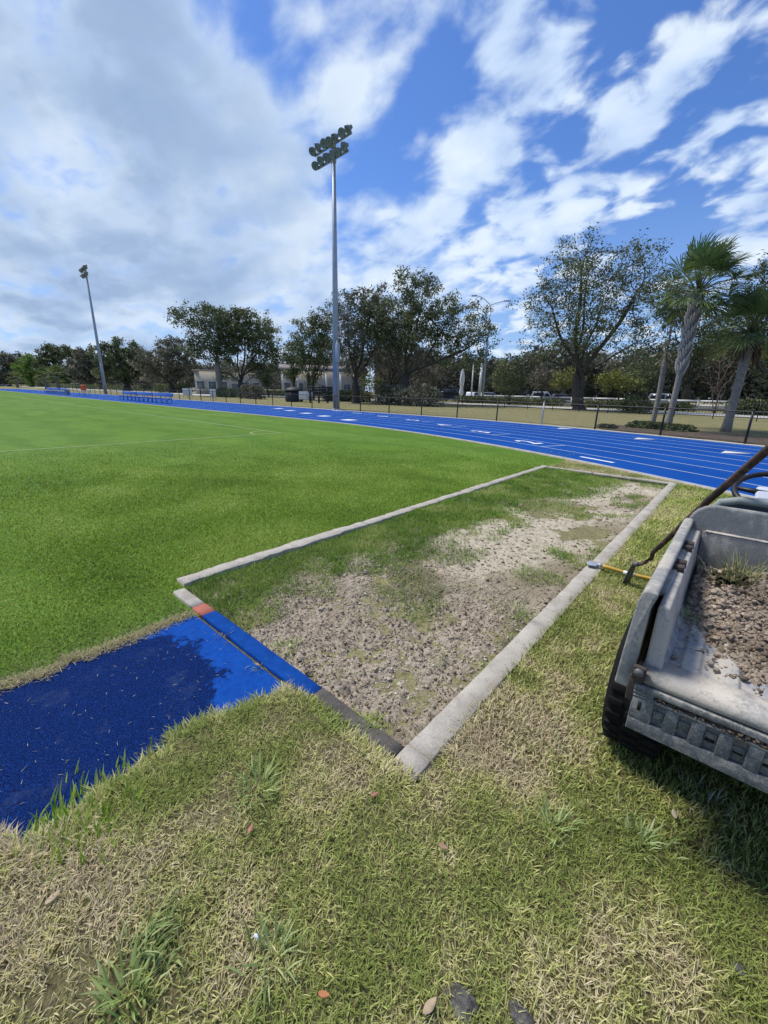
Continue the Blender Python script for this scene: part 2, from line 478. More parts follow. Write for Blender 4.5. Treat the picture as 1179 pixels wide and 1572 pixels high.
# ------------------------------------------------------------------ sky, clouds and sun
SUN_EL, SUN_AZ = R(61), math.atan2(-.12, -1.)          # ahead and to the left
sd = np.array([math.cos(SUN_EL) * math.cos(SUN_AZ), math.cos(SUN_EL) * math.sin(SUN_AZ), math.sin(SUN_EL)])
def build_world():
    w = bpy.data.worlds.new('World'); SC.world = w; w.use_nodes = True
    nt = w.node_tree; L = nt.links
    bg = nt.nodes['Background']
    sky = N(nt, 'ShaderNodeTexSky', sky_type='NISHITA'); sky.sun_disc = False
    sky.sun_elevation = SUN_EL; sky.sun_rotation = math.atan2(sd[0], sd[1]); sky.air_density = 1.0; sky.dust_density = .4; sky.ozone_density = 2.5
    tc = N(nt, 'ShaderNodeTexCoord').outputs['Generated']
    nrm = N(nt, 'ShaderNodeVectorMath', operation='NORMALIZE'); L.new(tc, nrm.inputs[0]); d = nrm.outputs[0]
    xyz = N(nt, 'ShaderNodeSeparateXYZ'); L.new(d, xyz.inputs[0])
    def mth(op, a, b2=None, cl=False):
        q = N(nt, 'ShaderNodeMath', operation=op); q.use_clamp = cl
        for i, x in enumerate((a, b2)):
            if x is None: continue
            if hasattr(x, 'is_linked'): L.new(x, q.inputs[i])
            else: q.inputs[i].default_value = x
        return q.outputs[0]
    def srange(x, a, b2, lo=0., hi=1.):
        q = N(nt, 'ShaderNodeMapRange', interpolation_type='SMOOTHSTEP')
        L.new(x, q.inputs[0]); q.inputs[1].default_value = a; q.inputs[2].default_value = b2
        q.inputs[3].default_value = lo; q.inputs[4].default_value = hi; return q.outputs[0]
    z = mth('MAXIMUM', xyz.outputs['Z'], 0.)
    zz = mth('ADD', z, .28)
    cx = N(nt, 'ShaderNodeCombineXYZ')
    L.new(mth('DIVIDE', xyz.outputs['X'], zz), cx.inputs[0]); L.new(mth('DIVIDE', xyz.outputs['Y'], zz), cx.inputs[1])
    p = cx.outputs[0]
    def nz(scale, det, rough, dist, off):
        mp = N(nt, 'ShaderNodeMapping'); mp.inputs['Location'].default_value = off; mp.inputs['Rotation'].default_value = (0, 0, R(40)); mp.inputs['Scale'].default_value = (.9, 1.15, 1)
        L.new(p, mp.inputs[0])
        q = N(nt, 'ShaderNodeTexNoise'); q.inputs['Scale'].default_value = scale; q.inputs['Detail'].default_value = det
        q.inputs['Roughness'].default_value = rough; q.inputs['Distortion'].default_value = dist
        L.new(mp.outputs[0], q.inputs['Vector']); return q.outputs['Fac']
    n1 = nz(3.1, 8, .52, .3, (3.1, 1.7, 0)); n2 = nz(7.6, 6, .50, .25, (7., 2., 0)); n3 = nz(3.0, 4, .48, 0, (1., 5., 0))
    dr = N(nt, 'ShaderNodeVectorMath', operation='DOT_PRODUCT'); L.new(d, dr.inputs[0]); dr.inputs[1].default_value = RT
    kr = srange(dr.outputs['Value'], -.05, .40)
    D = mth('ADD', mth('MULTIPLY', n1, mth('ADD', 1.2, mth('MULTIPLY', kr, -.75))), mth('MULTIPLY', n2, mth('ADD', .75, mth('MULTIPLY', kr, 1.45))))
    D = mth('SUBTRACT', D, mth('ADD', .50, mth('MULTIPLY', kr, .40)))
    blobs = CLOUDS
    acc = D
    for u, v, r, wt in blobs:
        dv = ray(u, v); dv = dv / np.linalg.norm(dv)
        e = ray(u + r, v); e /= np.linalg.norm(e); e2 = ray(u, v + r); e2 /= np.linalg.norm(e2)
        c0 = (dv @ e + dv @ e2) / 2; c0 = 1 - (1 - c0) * 1.9
        dt = N(nt, 'ShaderNodeVectorMath', operation='DOT_PRODUCT'); L.new(d, dt.inputs[0]); dt.inputs[1].default_value = dv
        acc = mth('ADD', acc, srange(dt.outputs['Value'], c0, 1 - (1 - c0) * .05, 0., wt))
    vo = N(nt, 'ShaderNodeTexVoronoi', feature='SMOOTH_F1'); vo.inputs['Scale'].default_value = 6.5; vo.inputs['Smoothness'].default_value = .6
    wv = N(nt, 'ShaderNodeTexNoise'); wv.inputs['Scale'].default_value = 9; wv.inputs['Detail'].default_value = 5; L.new(p, wv.inputs['Vector'])
    wm = N(nt, 'ShaderNodeVectorMath', operation='SCALE'); L.new(wv.outputs['Color'], wm.inputs[0]); wm.inputs['Scale'].default_value = .16
    wa = N(nt, 'ShaderNodeVectorMath', operation='ADD'); L.new(p, wa.inputs[0]); L.new(wm.outputs[0], wa.inputs[1]); L.new(wa.outputs[0], vo.inputs['Vector'])
    acc = mth('ADD', acc, mth('MULTIPLY', kr, mth('MULTIPLY', mth('SUBTRACT', .43, vo.outputs['Distance']), .55)))
    alpha = srange(acc, .36, .78)
    thick = srange(acc, .62, 1.0)
    lit = ramp(nt, mth('ADD', mth('MULTIPLY', n3, .55), mth('MULTIPLY', n2, .45)), [(.38, (.25, .335, .50)), (.48, (.35, .435, .57)), (.60, (.45, .515, .59))])
    grey = ramp(nt, n3, [(.35, (.180, .255, .385)), (.52, (.215, .292, .42)), (.66, (.31, .385, .505))])
    # the heavy sheet stands on the left: grey under-side
    left = -RT * .85 + UP * .25; left = left / np.linalg.norm(left)
    dl = N(nt, 'ShaderNodeVectorMath', operation='DOT_PRODUCT'); L.new(d, dl.inputs[0]); dl.inputs[1].default_value = left
    gk = mth('MULTIPLY', srange(dl.outputs['Value'], .02, .62), mth('ADD', .35, mth('MULTIPLY', thick, .65)), True)
    ccol = mix(nt, gk, lit, grey)
    # clear sky from the Nishita model, graded deeper
    hs = N(nt, 'ShaderNodeHueSaturation'); hs.inputs['Saturation'].default_value = 1.08; hs.inputs['Value'].default_value = SKY_GAIN
    L.new(sky.outputs[0], hs.inputs['Color'])
    hz = srange(xyz.outputs['Z'], .0, .42)
    grade = mix(nt, 1., hs.outputs[0], (.50, .64, .90), 'MULTIPLY')
    clear = mix(nt, mth('MULTIPLY', mth('SUBTRACT', 1., hz), .6), grade, tuple(x / .1 for x in (.215, .305, .455)))
    cc = mix(nt, 1., ccol, (10, 10, 10), 'MULTIPLY')
    L.new(mix(nt, alpha, clear, cc), bg.inputs['Color'])
    bg.inputs['Strength'].default_value = .1
SKY_GAIN = 1.0
CLOUDS = [(90, 190, 330, .20), (150, 420, 300, .16), (300, 120, 150, .10), (545, 70, 110, .20), (380, 230, 120, .12), (560, 150, 60, .12),
          (775, 150, 120, .22), (740, 240, 55, .12), (870, 90, 60, .12), (950, 225, 75, .17), (1060, 115, 55, .22), (1000, 160, 50, .1), (1140, 205, 90, .24),
          (920, 290, 80, .18), (650, 320, 70, .14), (490, 395, 110, .20), (700, 400, 150, .18), (1165, 345, 60, .40), (1040, 30, 140, .14), (830, 30, 100, .1),
          (300, 400, 120, .1), (1060, 285, 50, .12), (840, 350, 110, .12),
          (615, 225, 70, -.22), (675, 130, 60, -.20), (350, 10, 70, -.26), (385, 315, 60, -.16), (300, 330, 40, -.08), (930, 95, 70, -.22), (850, 240, 55, -.26), (1000, 330, 80, -.14),
          (1160, 110, 60, -.20), (1050, 180, 40, -.16), (560, 300, 60, -.14), (720, 60, 60, -.1), (1080, 330, 70, -.10), (660, 260, 60, -.14)]
build_world()
sun = bpy.data.lights.new('sun', 'SUN'); sun.energy = 2.45; sun.angle = R(15.0); sun.color = (1, .955, .88)
so = bpy.data.objects.new('sun', sun); COL.objects.link(so)
so.rotation_euler = Vector(-sd).to_track_quat('-Z', 'Y').to_euler(); so.location = (sd * 60).tolist()

# ------------------------------------------------------------------ terrain, field, lawn
def grid_obj(name, xs, ys, zf, mat):
    X, Y = np.meshgrid(xs, ys); nx = len(xs)
    V = np.c_[X.ravel(), Y.ravel(), zf(X, Y).ravel()]
    i = np.arange(len(ys) - 1)[:, None] * nx + np.arange(nx - 1)[None]; i = i.ravel()
    return mesh_obj(name, V, [np.c_[i, i + 1, i + nx + 1, i + nx]], mat, smooth=True)
xs = np.concatenate([np.linspace(-900, -130, 24), np.arange(-125, -30, 3.), np.arange(-29, 40, .8), np.linspace(42, 500, 24)])
ysv = np.concatenate([np.linspace(-200, -12, 12), np.arange(-10, 60, .8), np.linspace(61, 130, 24), np.linspace(140, 900, 24)])
def zgnd(x, y):
    z = terrain(x, y)
    z = z + np.where(z > 0, (fbm(x * .35, y * .35, 3, 3) - .5) * .10 * sstep(0, .3, z), 0)
    d = np.hypot(x, y); return z + sstep(200, 900, d) * 1.5
struct(grid_obj('ground', xs, ysv, zgnd, M['berm']))

def sheet(name, quads, z, mat, n=1):
    b = B()
    for q in quads:
        q = [(x, y, z) for x, y in q]; b.add(q, [tuple(range(len(q)))])
    return struct(b.build(name, mat))
def rect(a, b, c, d): return [(a, c), (b, c), (b, d), (a, d)]
sheet('playing_field', [rect(-160, -3.2, -30, 14.5), rect(-3.2, -2.64, -30, 1.09), rect(-3.2, -3.085, 1.09, 1.205)], 0.0, M['field'])
def bend_poly(x0, x1, y0, n=24):
    pts = [(x0, y0), (x1, y0)]
    for x in np.linspace(x1, x0, n): pts.append((x, float(TC[1] + math.sqrt((TR + .05) ** 2 - (x - TC[0]) ** 2))))
    return pts
sheet('lawn', [rect(-.74, 14, -30, 8), bend_poly(-.74, 5.5, 8.0), bend_poly(-3.2, -.74, 9.2), rect(-2.64, -.74, -30, 1.07)], .001, M['thatch'])

# long jump runway, 1.22 m wide, overgrown from the right
sheet('runway', [rect(-2.66, -1.42, -8, 1.055)], .008, M['runway'])
OVER = [(-1.405, 1.10), (-1.50, 1.075), (-1.607, 1.077), (-1.575, .971), (-1.613, .842), (-1.652, .69), (-1.703, .512), (-1.651, .462), (-1.614, .343), (-1.624, .216), (-1.574, .139), (-1.585, .034), (-1.563, -.032), (-1.623, -.058), (-1.69, -.09), (-1.75, -.3), (-1.8, -1.2), (-1.7, -3)]
def over_x(y):
    ys_ = np.array([p[1] for p in OVER])[::-1]; xs_ = np.array([p[0] for p in OVER])[::-1]
    return np.interp(y, ys_, xs_) + (vnoise(y * 14, y * 0 + 3, 4) - .5) * .05 + (vnoise(y * 40, y * 0 + 9, 5) - .5) * .03
yy = np.linspace(-3, 1.045, 420)
ox = over_x(yy)
hx = np.zeros_like(yy) - .95
V = np.concatenate([np.c_[ox, yy, np.full_like(yy, .011)], np.c_[ox + .05, yy, np.full_like(yy, .022)], np.c_[hx, yy, np.full_like(yy, .006)]])
n_ = len(yy); i = np.arange(n_ - 1)
struct(mesh_obj('grass_verge', V, [np.concatenate([np.c_[i, n_ + i, n_ + i + 1, i + 1], np.c_[n_ + i, 2 * n_ + i, 2 * n_ + i + 1, n_ + i + 1]])], M['thatch'], smooth=True))

# running track with lanes
def ribbon(b, s0, s1, o0, o1, z, n=None):
    n = n or max(2, int(abs(s1 - s0) / .8) + 1)
    s = np.linspace(s0, s1, n); x0, y0 = track(s, o0); x1, y1 = track(s, o1)
    P = np.concatenate([np.c_[x0, y0, np.full(n, z)], np.c_[x1, y1, np.full(n, z)]])
    b.add(P, [(k, k + 1, n + k + 1, n + k) for k in range(n - 1)])
S0, S1 = -165, XC + TR * 1.25
b = B(); ribbon(b, S0, S1, .02, TW - .28, .012); trk = struct(b.build('running_track', M['track']))
b = B()
for k in range(0, 9): ribbon(b, S0, S1, .10 + k * LW - .025, .10 + k * LW + .025, .0165)
struct(b.build('lane_line', M['laneline'], trk))
b = B(); ribbon(b, S0, S1, TW - .28, TW + .10, .02); struct(b.build('fence_footing', M['path']))
b = B()
s = np.linspace(S0, S1, 260)
prof = [(-.13, -.03), (-.13, .028), (-.12, .034), (0.0, .034), (.01, .02), (.01, -.03)]
P = np.concatenate([np.c_[(lambda t: (t[0], t[1]))(track(s, o))[0], track(s, o)[1], np.full(len(s), z)] for o, z in prof]); n_ = len(s)
fa = [(j * n_ + k, j * n_ + k + 1, (j + 1) * n_ + k + 1, (j + 1) * n_ + k) for j in range(len(prof) - 1) for k in range(n_ - 1)]
b.add(P, fa); struct(b.build('track_edging', M['kerb']))

# painted numerals and marks
def numeral(ch, s, off, size, mat='number'):
    cu = bpy.data.curves.new('numeral', 'FONT'); cu.body = ch; cu.align_x = 'CENTER'; cu.align_y = 'CENTER'; cu.size = 1; cu.offset = .022
    o = bpy.data.objects.new('numeral', cu); COL.objects.link(o)
    me = bpy.data.meshes.new_from_object(o); bpy.data.objects.remove(o)
    V = np.array([v.co[:] for v in me.vertices]); c = (V.max(0) + V.min(0)) / 2; V = (V - c) * size
    V = V * np.array([.95, 1.45, 1])
    # up of the numeral points along the running direction (-s), its right away from the infield
    ss = s - V[:, 1]; oo = off + V[:, 0]
    if s > XC:   # keep metres on the bend
        ss = s - V[:, 1] * TR / (TR + off)
    x, y = track(ss, oo)
    for v, a, c2 in zip(me.vertices, x, y): v.co = (a, c2, .021)
    me.materials.clear(); me.materials.append(M[mat])
    r = bpy.data.objects.new('lane_number', me); COL.objects.link(r); r.parent = trk; struct(r)
for k, s in enumerate([-2.4, -5.85, -9.1, -12.3, -15.2, -18.3, -21.6, -25.2]):
    numeral(str(k + 1), s, .10 + LW * (k + .5) - .03, .95)
b = B()
for k, s in enumerate([-1.4, -4.85, -8.1, -11.3, -14.2, -17.3, -20.6, -24.2]):   # stagger line of each lane
    if k: ribbon(b, s - .03, s + .03, .13 + k * LW, .07 + (k + 1) * LW, .0155, 2)
struct(b.build('stagger_line', M['laneline'], trk))
def triangle(s, lane, w=.9, mat='triangle', sh=1):
    b = B(); o0 = .16 + lane * LW; o1 = o0 + LW * .72
    x, y = track(np.array([s, s + w * .35, s - w * .25]), np.array([o0, o1, o1 - .1]))
    b.add(np.c_[x, y, np.full(3, .0175)], [(0, 1, 2)])
    struct(b.build('lane_triangle', M[mat], trk))
triangle(-2.4, 5); triangle(-5.4, 6); triangle(-9.0, 7)
b = B()
for s, o in ((-16.85, 1.87), (-20.18, 2.97), (-23.27, 4.0), (-26.8, 5.2), (-30, 6.4)):
    ribbon(b, s - .35, s + .35, o - .45, o + .3, .0175, 3)
struct(b.build('lane_mark', M['number'], trk))

# pitch markings
b = B(); z = .006
def strip(p, q, w):
    p = np.array(p); q = np.array(q); t = (q - p) / np.linalg.norm(q - p); m = np.array([-t[1], t[0]]) * w / 2
    b.add([(*(p - m), z), (*(q - m), z), (*(q + m), z), (*(p + m), z)], [(0, 1, 2, 3)])
strip((-13.15, -12), (-13.0, 9.0), .11); strip((-120, 9.06), (-12.945, 9.06), .11)
th = np.linspace(math.pi, 1.5 * math.pi, 14)
for a, c in zip(th[:-1], th[1:]):
    strip((-13.05 + 1.0 * math.cos(a), 9.0 + 1.0 * math.sin(a)), (-13.05 + 1.0 * math.cos(c), 9.0 + 1.0 * math.sin(c)), .1)
strip((-60, 11.6), (-80, 12.0), .14); strip((-58, 6.6), (-66, 6.6), .14)
fl = bpy.data.objects['playing_field']
struct(b.build('pitch_line', M['pitchline'], fl))

# ------------------------------------------------------------------ sand pit and its kerbs
PX0, PX1, PY0, PY1 = -3.16, -.855, 1.18, 9.15
def green_mask(x, y):
    e = (x - PX0)
    g = 1 - sstep(.30, .95, e + (fbm(x * 2.2, y * 2.2, 3, 8) - .5) * 1.1 - .06 * (y - 1.2))
    g = np.maximum(g, .9 * sstep(6.4, 8.6, y + (fbm(x * 1.5, y * 1.5, 3, 21) - .5) * 2.5) * (1 - sstep(1.1, 1.8, e)))
    g = g * (.55 + .6 * (vnoise(x * 6, y * 6, 12) > .3))
    g = np.maximum(g, .20 * np.exp(-((y - 2.7 + .35 * (x + 1.9)) / .55) ** 2) * sstep(.42, .60, fbm(x * 2.2 + 2, y * 1.6, 4, 90)))
    g = np.maximum(g, .28 * sstep(.54, .70, fbm(x * 2.6 + 4, y * 2.6, 4, 30)) * sstep(.5, 1., y - 1.))
    return np.clip(g, 0, 1)
def clod_mask(x, y):
    e = x - PX0
    return np.clip((1 - sstep(2.0, 3.5, y + (fbm(x * 1.5, y * 1.5, 3, 40) - .5) * 1.8 - .35 * (PX1 - x))) * sstep(.25, .6, e - .05), 0, 1)
def pit_z(x, y):
    c = clod_mask(x, y)
    z = -.030 + .022 * (1 - sstep(.2, 1.0, x - PX0)) + (fbm(x * 1.4, y * 1.4, 4, 50) - .5) * .06
    z += (fbm(x * 9, y * 9, 3, 60) - .5) * (.014 + .034 * c) + (fbm(x * 34, y * 34, 2, 61) - .5) * (.005 + .026 * c) + (vnoise(x * 85, y * 85, 63) - .5) * (.003 + .010 * c)
    edge = np.minimum(np.minimum(x - PX0, PX1 - x), np.minimum(y - PY0, PY1 - y))
    return np.minimum(z, .016) - .014 * (1 - sstep(0, .06, edge))
gx = np.linspace(PX0 - .02, PX1 + .02, 400); gy = PY0 - .02 + (PY1 - PY0 + .04) * np.linspace(0, 1, 900) ** 1.6
po = grid_obj('sand_pit', gx, gy, pit_z, M['pit'])
X, Y = np.meshgrid(gx, gy); X = X.ravel(); Y = Y.ravel()
sand = np.array([.62, .54, .40]); brown = np.array([.36, .30, .205]); pink = np.array([.56, .465, .355]); gsoil = np.array([.15, .15, .07])
e = sstep(.34, .62, fbm(X * 1.1 + 9, Y * 1.1, 5, 70) + .20 * np.exp(-((X + 1.75) ** 2 / .3 + (Y - 5.0) ** 2 / 3.2)) - .10 * sstep(-1.5, -.9, X))
c = brown[None] * (1 - e[:, None]) + sand[None] * e[:, None]
dk_ = (np.exp(-((Y - 2.7 + .35 * (X + 1.9)) / .55) ** 2) * sstep(.40, .56, fbm(X * 2.2 + 2, Y * 1.6, 4, 90)) * sstep(-2.75, -2.3, X) * .75)[:, None]
k = (clod_mask(X, Y) * .8)[:, None]; c = c * (1 - k) + pink * k
c = c * (1 - dk_) + dk_ * np.array([.17, .155, .085])
g = (green_mask(X, Y) * .5)[:, None]; c = c * (1 - g) + gsoil * g
at = po.data.color_attributes.new('Col', 'FLOAT_COLOR', 'POINT')
at.data.foreach_set('color', np.c_[c, np.ones(len(c))].astype(np.float32).ravel())
struct(po)

def kerb_bar(name, x0, x1, y0, y1, z0, z1, mat, axis, wob=.006, cracks=(), seed=0):
    """a cast bar with slightly uneven edges, split at joints"""
    b = B(); L0, L1 = (y0, y1) if axis == 'Y' else (x0, x1)
    cuts = [L0] + list(cuts_ for cuts_ in cracks) + [L1]
    for a, c in zip(cuts[:-1], cuts[1:]):
        a2 = a + (.006 if a != L0 else 0); c2 = c - (.006 if c != L1 else 0)
        n = max(3, int((c2 - a2) / .05)); t = np.linspace(a2, c2, n)
        dz = (vnoise(np.array([a * 7.]), np.array([3.]), seed)[0] - .5) * .014
        rows = []
        for j, (w, zz) in enumerate(((0, z0), (0, z1 - .005), (.010, z1), (1, z1), (1.01, z1 - .005), (1.01, z0))):
            lo, hi = (x0, x1) if axis == 'Y' else (y0, y1)
            if w == .010: q = lo + .005
            elif w == 1: q = hi - .005
            elif w == 0: q = lo
            else: q = hi
            qq = q + (fbm(t * 5, t * 0 + j // 3 * 7 + seed, 4, seed + 2) - .5) * wob * 2 + (vnoise(t * 22, t * 0 + j // 3 * 5, seed + 9) - .5) * wob
            zc = np.full(n, zz) + (dz if zz > z0 else 0)
            if zz > z0: zc = zc + (vnoise(t * 9, t * 0 + j, seed + 4) - .5) * .004
            rows.append(np.c_[qq, t, zc] if axis == 'Y' else np.c_[t, qq, zc])
        P = np.concatenate(rows); m = len(rows)
        fa = [(j * n + k, j * n + k + 1, ((j + 1) % m) * n + k + 1, ((j + 1) % m) * n + k) for j in range(m) for k in range(n - 1)]
        fa += [tuple(j * n for j in range(m)), tuple(j * n + n - 1 for j in reversed(range(m)))]
        b.add(P, fa)
    return struct(b.build(name, mat, rel=False))
kerb_bar('kerb', -.858, -.728, 1.075, 9.22, -.09, .020, M['kerb'], 'Y', .005, (1.20, 2.62, 4.13, 5.6, 7.2), 1)
kerb_bar('kerb', -3.305, -3.165, 1.20, 9.36, -.09, .026, M['kerb'], 'Y', .026, (3.38, 4.35, 6.0, 7.5), 2)
kerb_bar('kerb', -1.415, -.862, 1.085, 1.176, -.09, .022, M['kerb_dark'], 'X', .007, (), 3)
kerb_bar('kerb', -2.585, -1.418, 1.075, 1.178, -.09, .017, M['bluekerb'], 'X', .003, (), 4)
kerb_bar('kerb', -2.75, -2.588, 1.078, 1.178, -.09, .020, M['redkerb'], 'X', .004, (), 5)
kerb_bar('kerb', -3.09, -2.753, 1.08, 1.176, -.09, .024, M['kerb'], 'X', .007, (), 6)
kerb_bar('kerb', -3.15, -.74, 9.24, 9.36, -.09, .018, M['kerb'], 'X', .012, (-2.2,), 7)

# ------------------------------------------------------------------ grass blades
def blades(name, px, py, pz, L, W, tilt, col, label=None, seg=2, az=None):
    n = len(px)
    az = rng.uniform(0, 2 * np.pi, n) if az is None else az
    d = np.c_[np.cos(az), np.sin(az), np.zeros(n)]; s = np.c_[-np.sin(az), np.cos(az), np.zeros(n)]
    base = np.c_[px, py, pz]
    st, ct = np.sin(tilt)[:, None], np.cos(tilt)[:, None]
    up = np.array([0, 0, 1.])
    t2 = tilt + rng.uniform(.05, .55, n); st2, ct2 = np.sin(t2)[:, None], np.maximum(np.cos(t2)[:, None], -.25)
    mid = base + L[:, None] * .55 * (d * st + up * ct)
    tip = mid + L[:, None] * .45 * (d * st2 + up * ct2)
    tip[:, 2] = np.maximum(tip[:, 2], pz + .002)
    tw = rng.uniform(-.6, .6, n)[:, None]
    s2 = s * np.cos(tw) + up * np.sin(tw) * .7
    w = W[:, None] / 2
    if seg == 2:
        V = np.stack([base - s * w * .8, base + s * w * .8, mid + s2 * w, mid - s2 * w, tip], 1).reshape(-1, 3)
        i = np.arange(n) * 5
        Fs = [np.c_[i + 3, i + 2, i + 4], np.c_[i, i + 1, i + 2, i + 3]]; C = np.repeat(col, 5, 0)
    else:
        V = np.stack([base - s * w, base + s * w, tip], 1).reshape(-1, 3); i = np.arange(n) * 3
        Fs = [np.c_[i, i + 1, i + 2]]; C = np.repeat(col, 3, 0)
    return V, Fs, C
def join(parts):
    V = []; q = {}; C = []; o = 0
    for v, fs, c in parts:
        for f in fs: q.setdefault(f.shape[1], []).append(f + o)
        V.append(v); C.append(c); o += len(v)
    return np.concatenate(V), [np.concatenate(q[k]) for k in sorted(q)], np.concatenate(C)
def pick(t, stops):
    """piecewise colour by t (0..1)"""
    ps = [p for p, _ in stops]; cs = np.array([c for _, c in stops], float)
    return np.stack([np.interp(t, ps, cs[:, k]) for k in range(3)], 1)

# lawn: foreground, right-hand strip, behind the pit
def scatter(n, x0, x1, y0, y1): return rng.uniform(x0, x1, n), rng.uniform(y0, y1, n)
def lawn_points(dens, x0, x1, y0, y1):
    return scatter(int(dens * (x1 - x0) * (y1 - y0)), x0, x1, y0, y1)
def visible(x, y, m=60, z=0.):
    d = np.stack([x, y, np.full_like(x, z)], 1) - CAM
    w = d @ FW; u = CX + F * (d @ RT) / np.maximum(w, .01); v = CY - F * (d @ UP) / np.maximum(w, .01)
    return (w > .05) & (u > -m * 3) & (u < 1179 + m * 4) & (v < 1572 + m * 4)
def lawn_colour(x, y, n):
    a = fbm(x * 2.0, y * 2.0, 4, 101); b_ = fbm(x * 6.5, y * 6.5, 3, 111); r = rng.uniform(0, 1, n)
    # dryness: straw in the middle and lower left, yellow-green on the right
    dry = .52 + (a - .5) * 2.1 + (b_ - .5) * 1.4
    dry += .32 * np.exp(-((x + .95) ** 2 / .10 + (y - .42) ** 2 / .10)) + .20 * np.exp(-((x + 1.25) ** 2 / .06 + (y - .12) ** 2 / .03)) + .12 * np.exp(-((x + .55) ** 2 / .05 + (y - .95) ** 2 / .04))
    dry -= .38 * sstep(-.45, -.1, x) + .22 * sstep(1.6, 3, y) + .35 * np.exp(-((x + 1.5) ** 2 / .02 + (y - .15) ** 2 / .03))
    dry -= .25 * np.exp(-((x + 1.45) ** 2 / .05 + (y - .85) ** 2 / .08))
    t = np.clip(dry + (r - .5) * .75, 0, 1)
    c = pick(t, [(0, (.30, .36, .09)), (.22, (.48, .51, .16)), (.42, (.62, .60, .24)), (.6, (.68, .62, .31)), (.8, (.76, .68, .43)), (1, (.62, .52, .34))])
    k = (rng.uniform(0, 1, n) < .10)[:, None]; c = np.where(k, c * np.array([.42, .37, .34]), c)
    return c * rng.uniform(.72, 1.22, n)[:, None]
parts = []
x, y = lawn_points(24000, -2.1, 1.0, -.8, 1.5)
ok = visible(x, y) & ((y < 1.07) | (x > -.735)) & (x > over_x(np.clip(y, -3, 1.045)) - .012) & ~((x > -.86) & (x < -.725) & (y > 1.07))
ok &= ~((y > 1.03) & (x < -.725) & (rng.uniform(0, 1, len(x)) < .5))
bare_ = sstep(.50, .66, fbm(x * 5.5, y * 5.5, 3, 141)) * ((1 - sstep(-.95, -.55, x)) * .75 + .25)
ok &= rng.uniform(0, 1, len(x)) > bare_ * .62
x, y = x[ok], y[ok]; n = len(x)
edge = np.clip((x - over_x(np.clip(y, -3, 1.045))) / .22, 0, 1)
vz = np.where(x < -.95, np.interp((x - over_x(np.clip(y, -3, 1.045)) - .05) / np.maximum(-1.0 - over_x(np.clip(y, -3, 1.045)), .1), [-.1, 0, 1], [.012, .021, .006]), .003)
lush = (1 - edge) * (y < 1.05)
tall = (fbm(x * 5, y * 5, 3, 131) ** 1.5) * 1.3
parts.append(blades('', x, y, vz, rng.uniform(.014, .046, n) * (.75 + .5 * tall + .6 * lush), rng.uniform(.0016, .0038, n), rng.uniform(.35, 1.45, n), lawn_colour(x, y, n)))
x, y = lawn_points(13000, -.75, 1.6, 1.5, 4.2)
ok = visible(x, y) & (x > -.728); x, y = x[ok], y[ok]; n = len(x)
parts.append(blades('', x, y, np.full(n, .002), rng.uniform(.02, .05, n), rng.uniform(.003, .0055, n), rng.uniform(.3, 1.3, n), lawn_colour(x, y, n)))
x, y = lawn_points(4200, -.75, 2.4, 4.2, 10.2)
ok = visible(x, y) & (x > -.722) & (offset(x, y) < -.12); x, y = x[ok], y[ok]; n = len(x)
parts.append(blades('', x, y, np.full(n, .002), rng.uniform(.025, .06, n), rng.uniform(.005, .008, n), rng.uniform(.3, 1.3, n), lawn_colour(x, y, n) * np.array([1.0, 1.08, .8])))
x, y = lawn_points(3000, -3.2, -.7, 9.36, 12.6)
ok = (offset(x, y) < -.12) & (y > 9.4); x, y = x[ok], y[ok]; n = len(x)
parts.append(blades('', x, y, np.full(n, .002), rng.uniform(.02, .05, n), rng.uniform(.006, .009, n), rng.uniform(.3, 1.3, n), lawn_colour(x, y, n)))
# grass creeping over the kerb edges and the fringe beside the runway
n = 2600; y = rng.uniform(1.2, 9.2, n); x = -.728 + rng.uniform(-.01, .05, n)
parts.append(blades('', x, y, np.full(n, .008), rng.uniform(.03, .065, n), rng.uniform(.003, .006, n), rng.uniform(.5, 1.4, n), lawn_colour(x, y, n), az=np.pi + rng.normal(0, .9, n)))
n = 3800; y = rng.uniform(-2.2, 1.04, n); x = over_x(y) + rng.uniform(-.005, .07, n)
parts.append(blades('', x, y, np.full(n, .014), rng.uniform(.03, .085, n), rng.uniform(.003, .0058, n), rng.uniform(.6, 1.45, n), lawn_colour(x, y, n), az=np.pi + rng.normal(0, .8, n)))
n = 1500; x = rng.uniform(-1.5, -.74, n); y = 1.07 + rng.uniform(-.05, .012, n)
parts.append(blades('', x, y, np.full(n, .012), rng.uniform(.02, .06, n), rng.uniform(.003, .0055, n), rng.uniform(.5, 1.4, n), lawn_colour(x, y, n), az=np.pi / 2 + rng.normal(0, .8, n)))
V, Fs, C = join(parts)
stuff(mesh_obj('lawn_grass', V, Fs, M['blade'], col=C), 'rough patchy grass of the lawn, part green and part straw', 'grass')

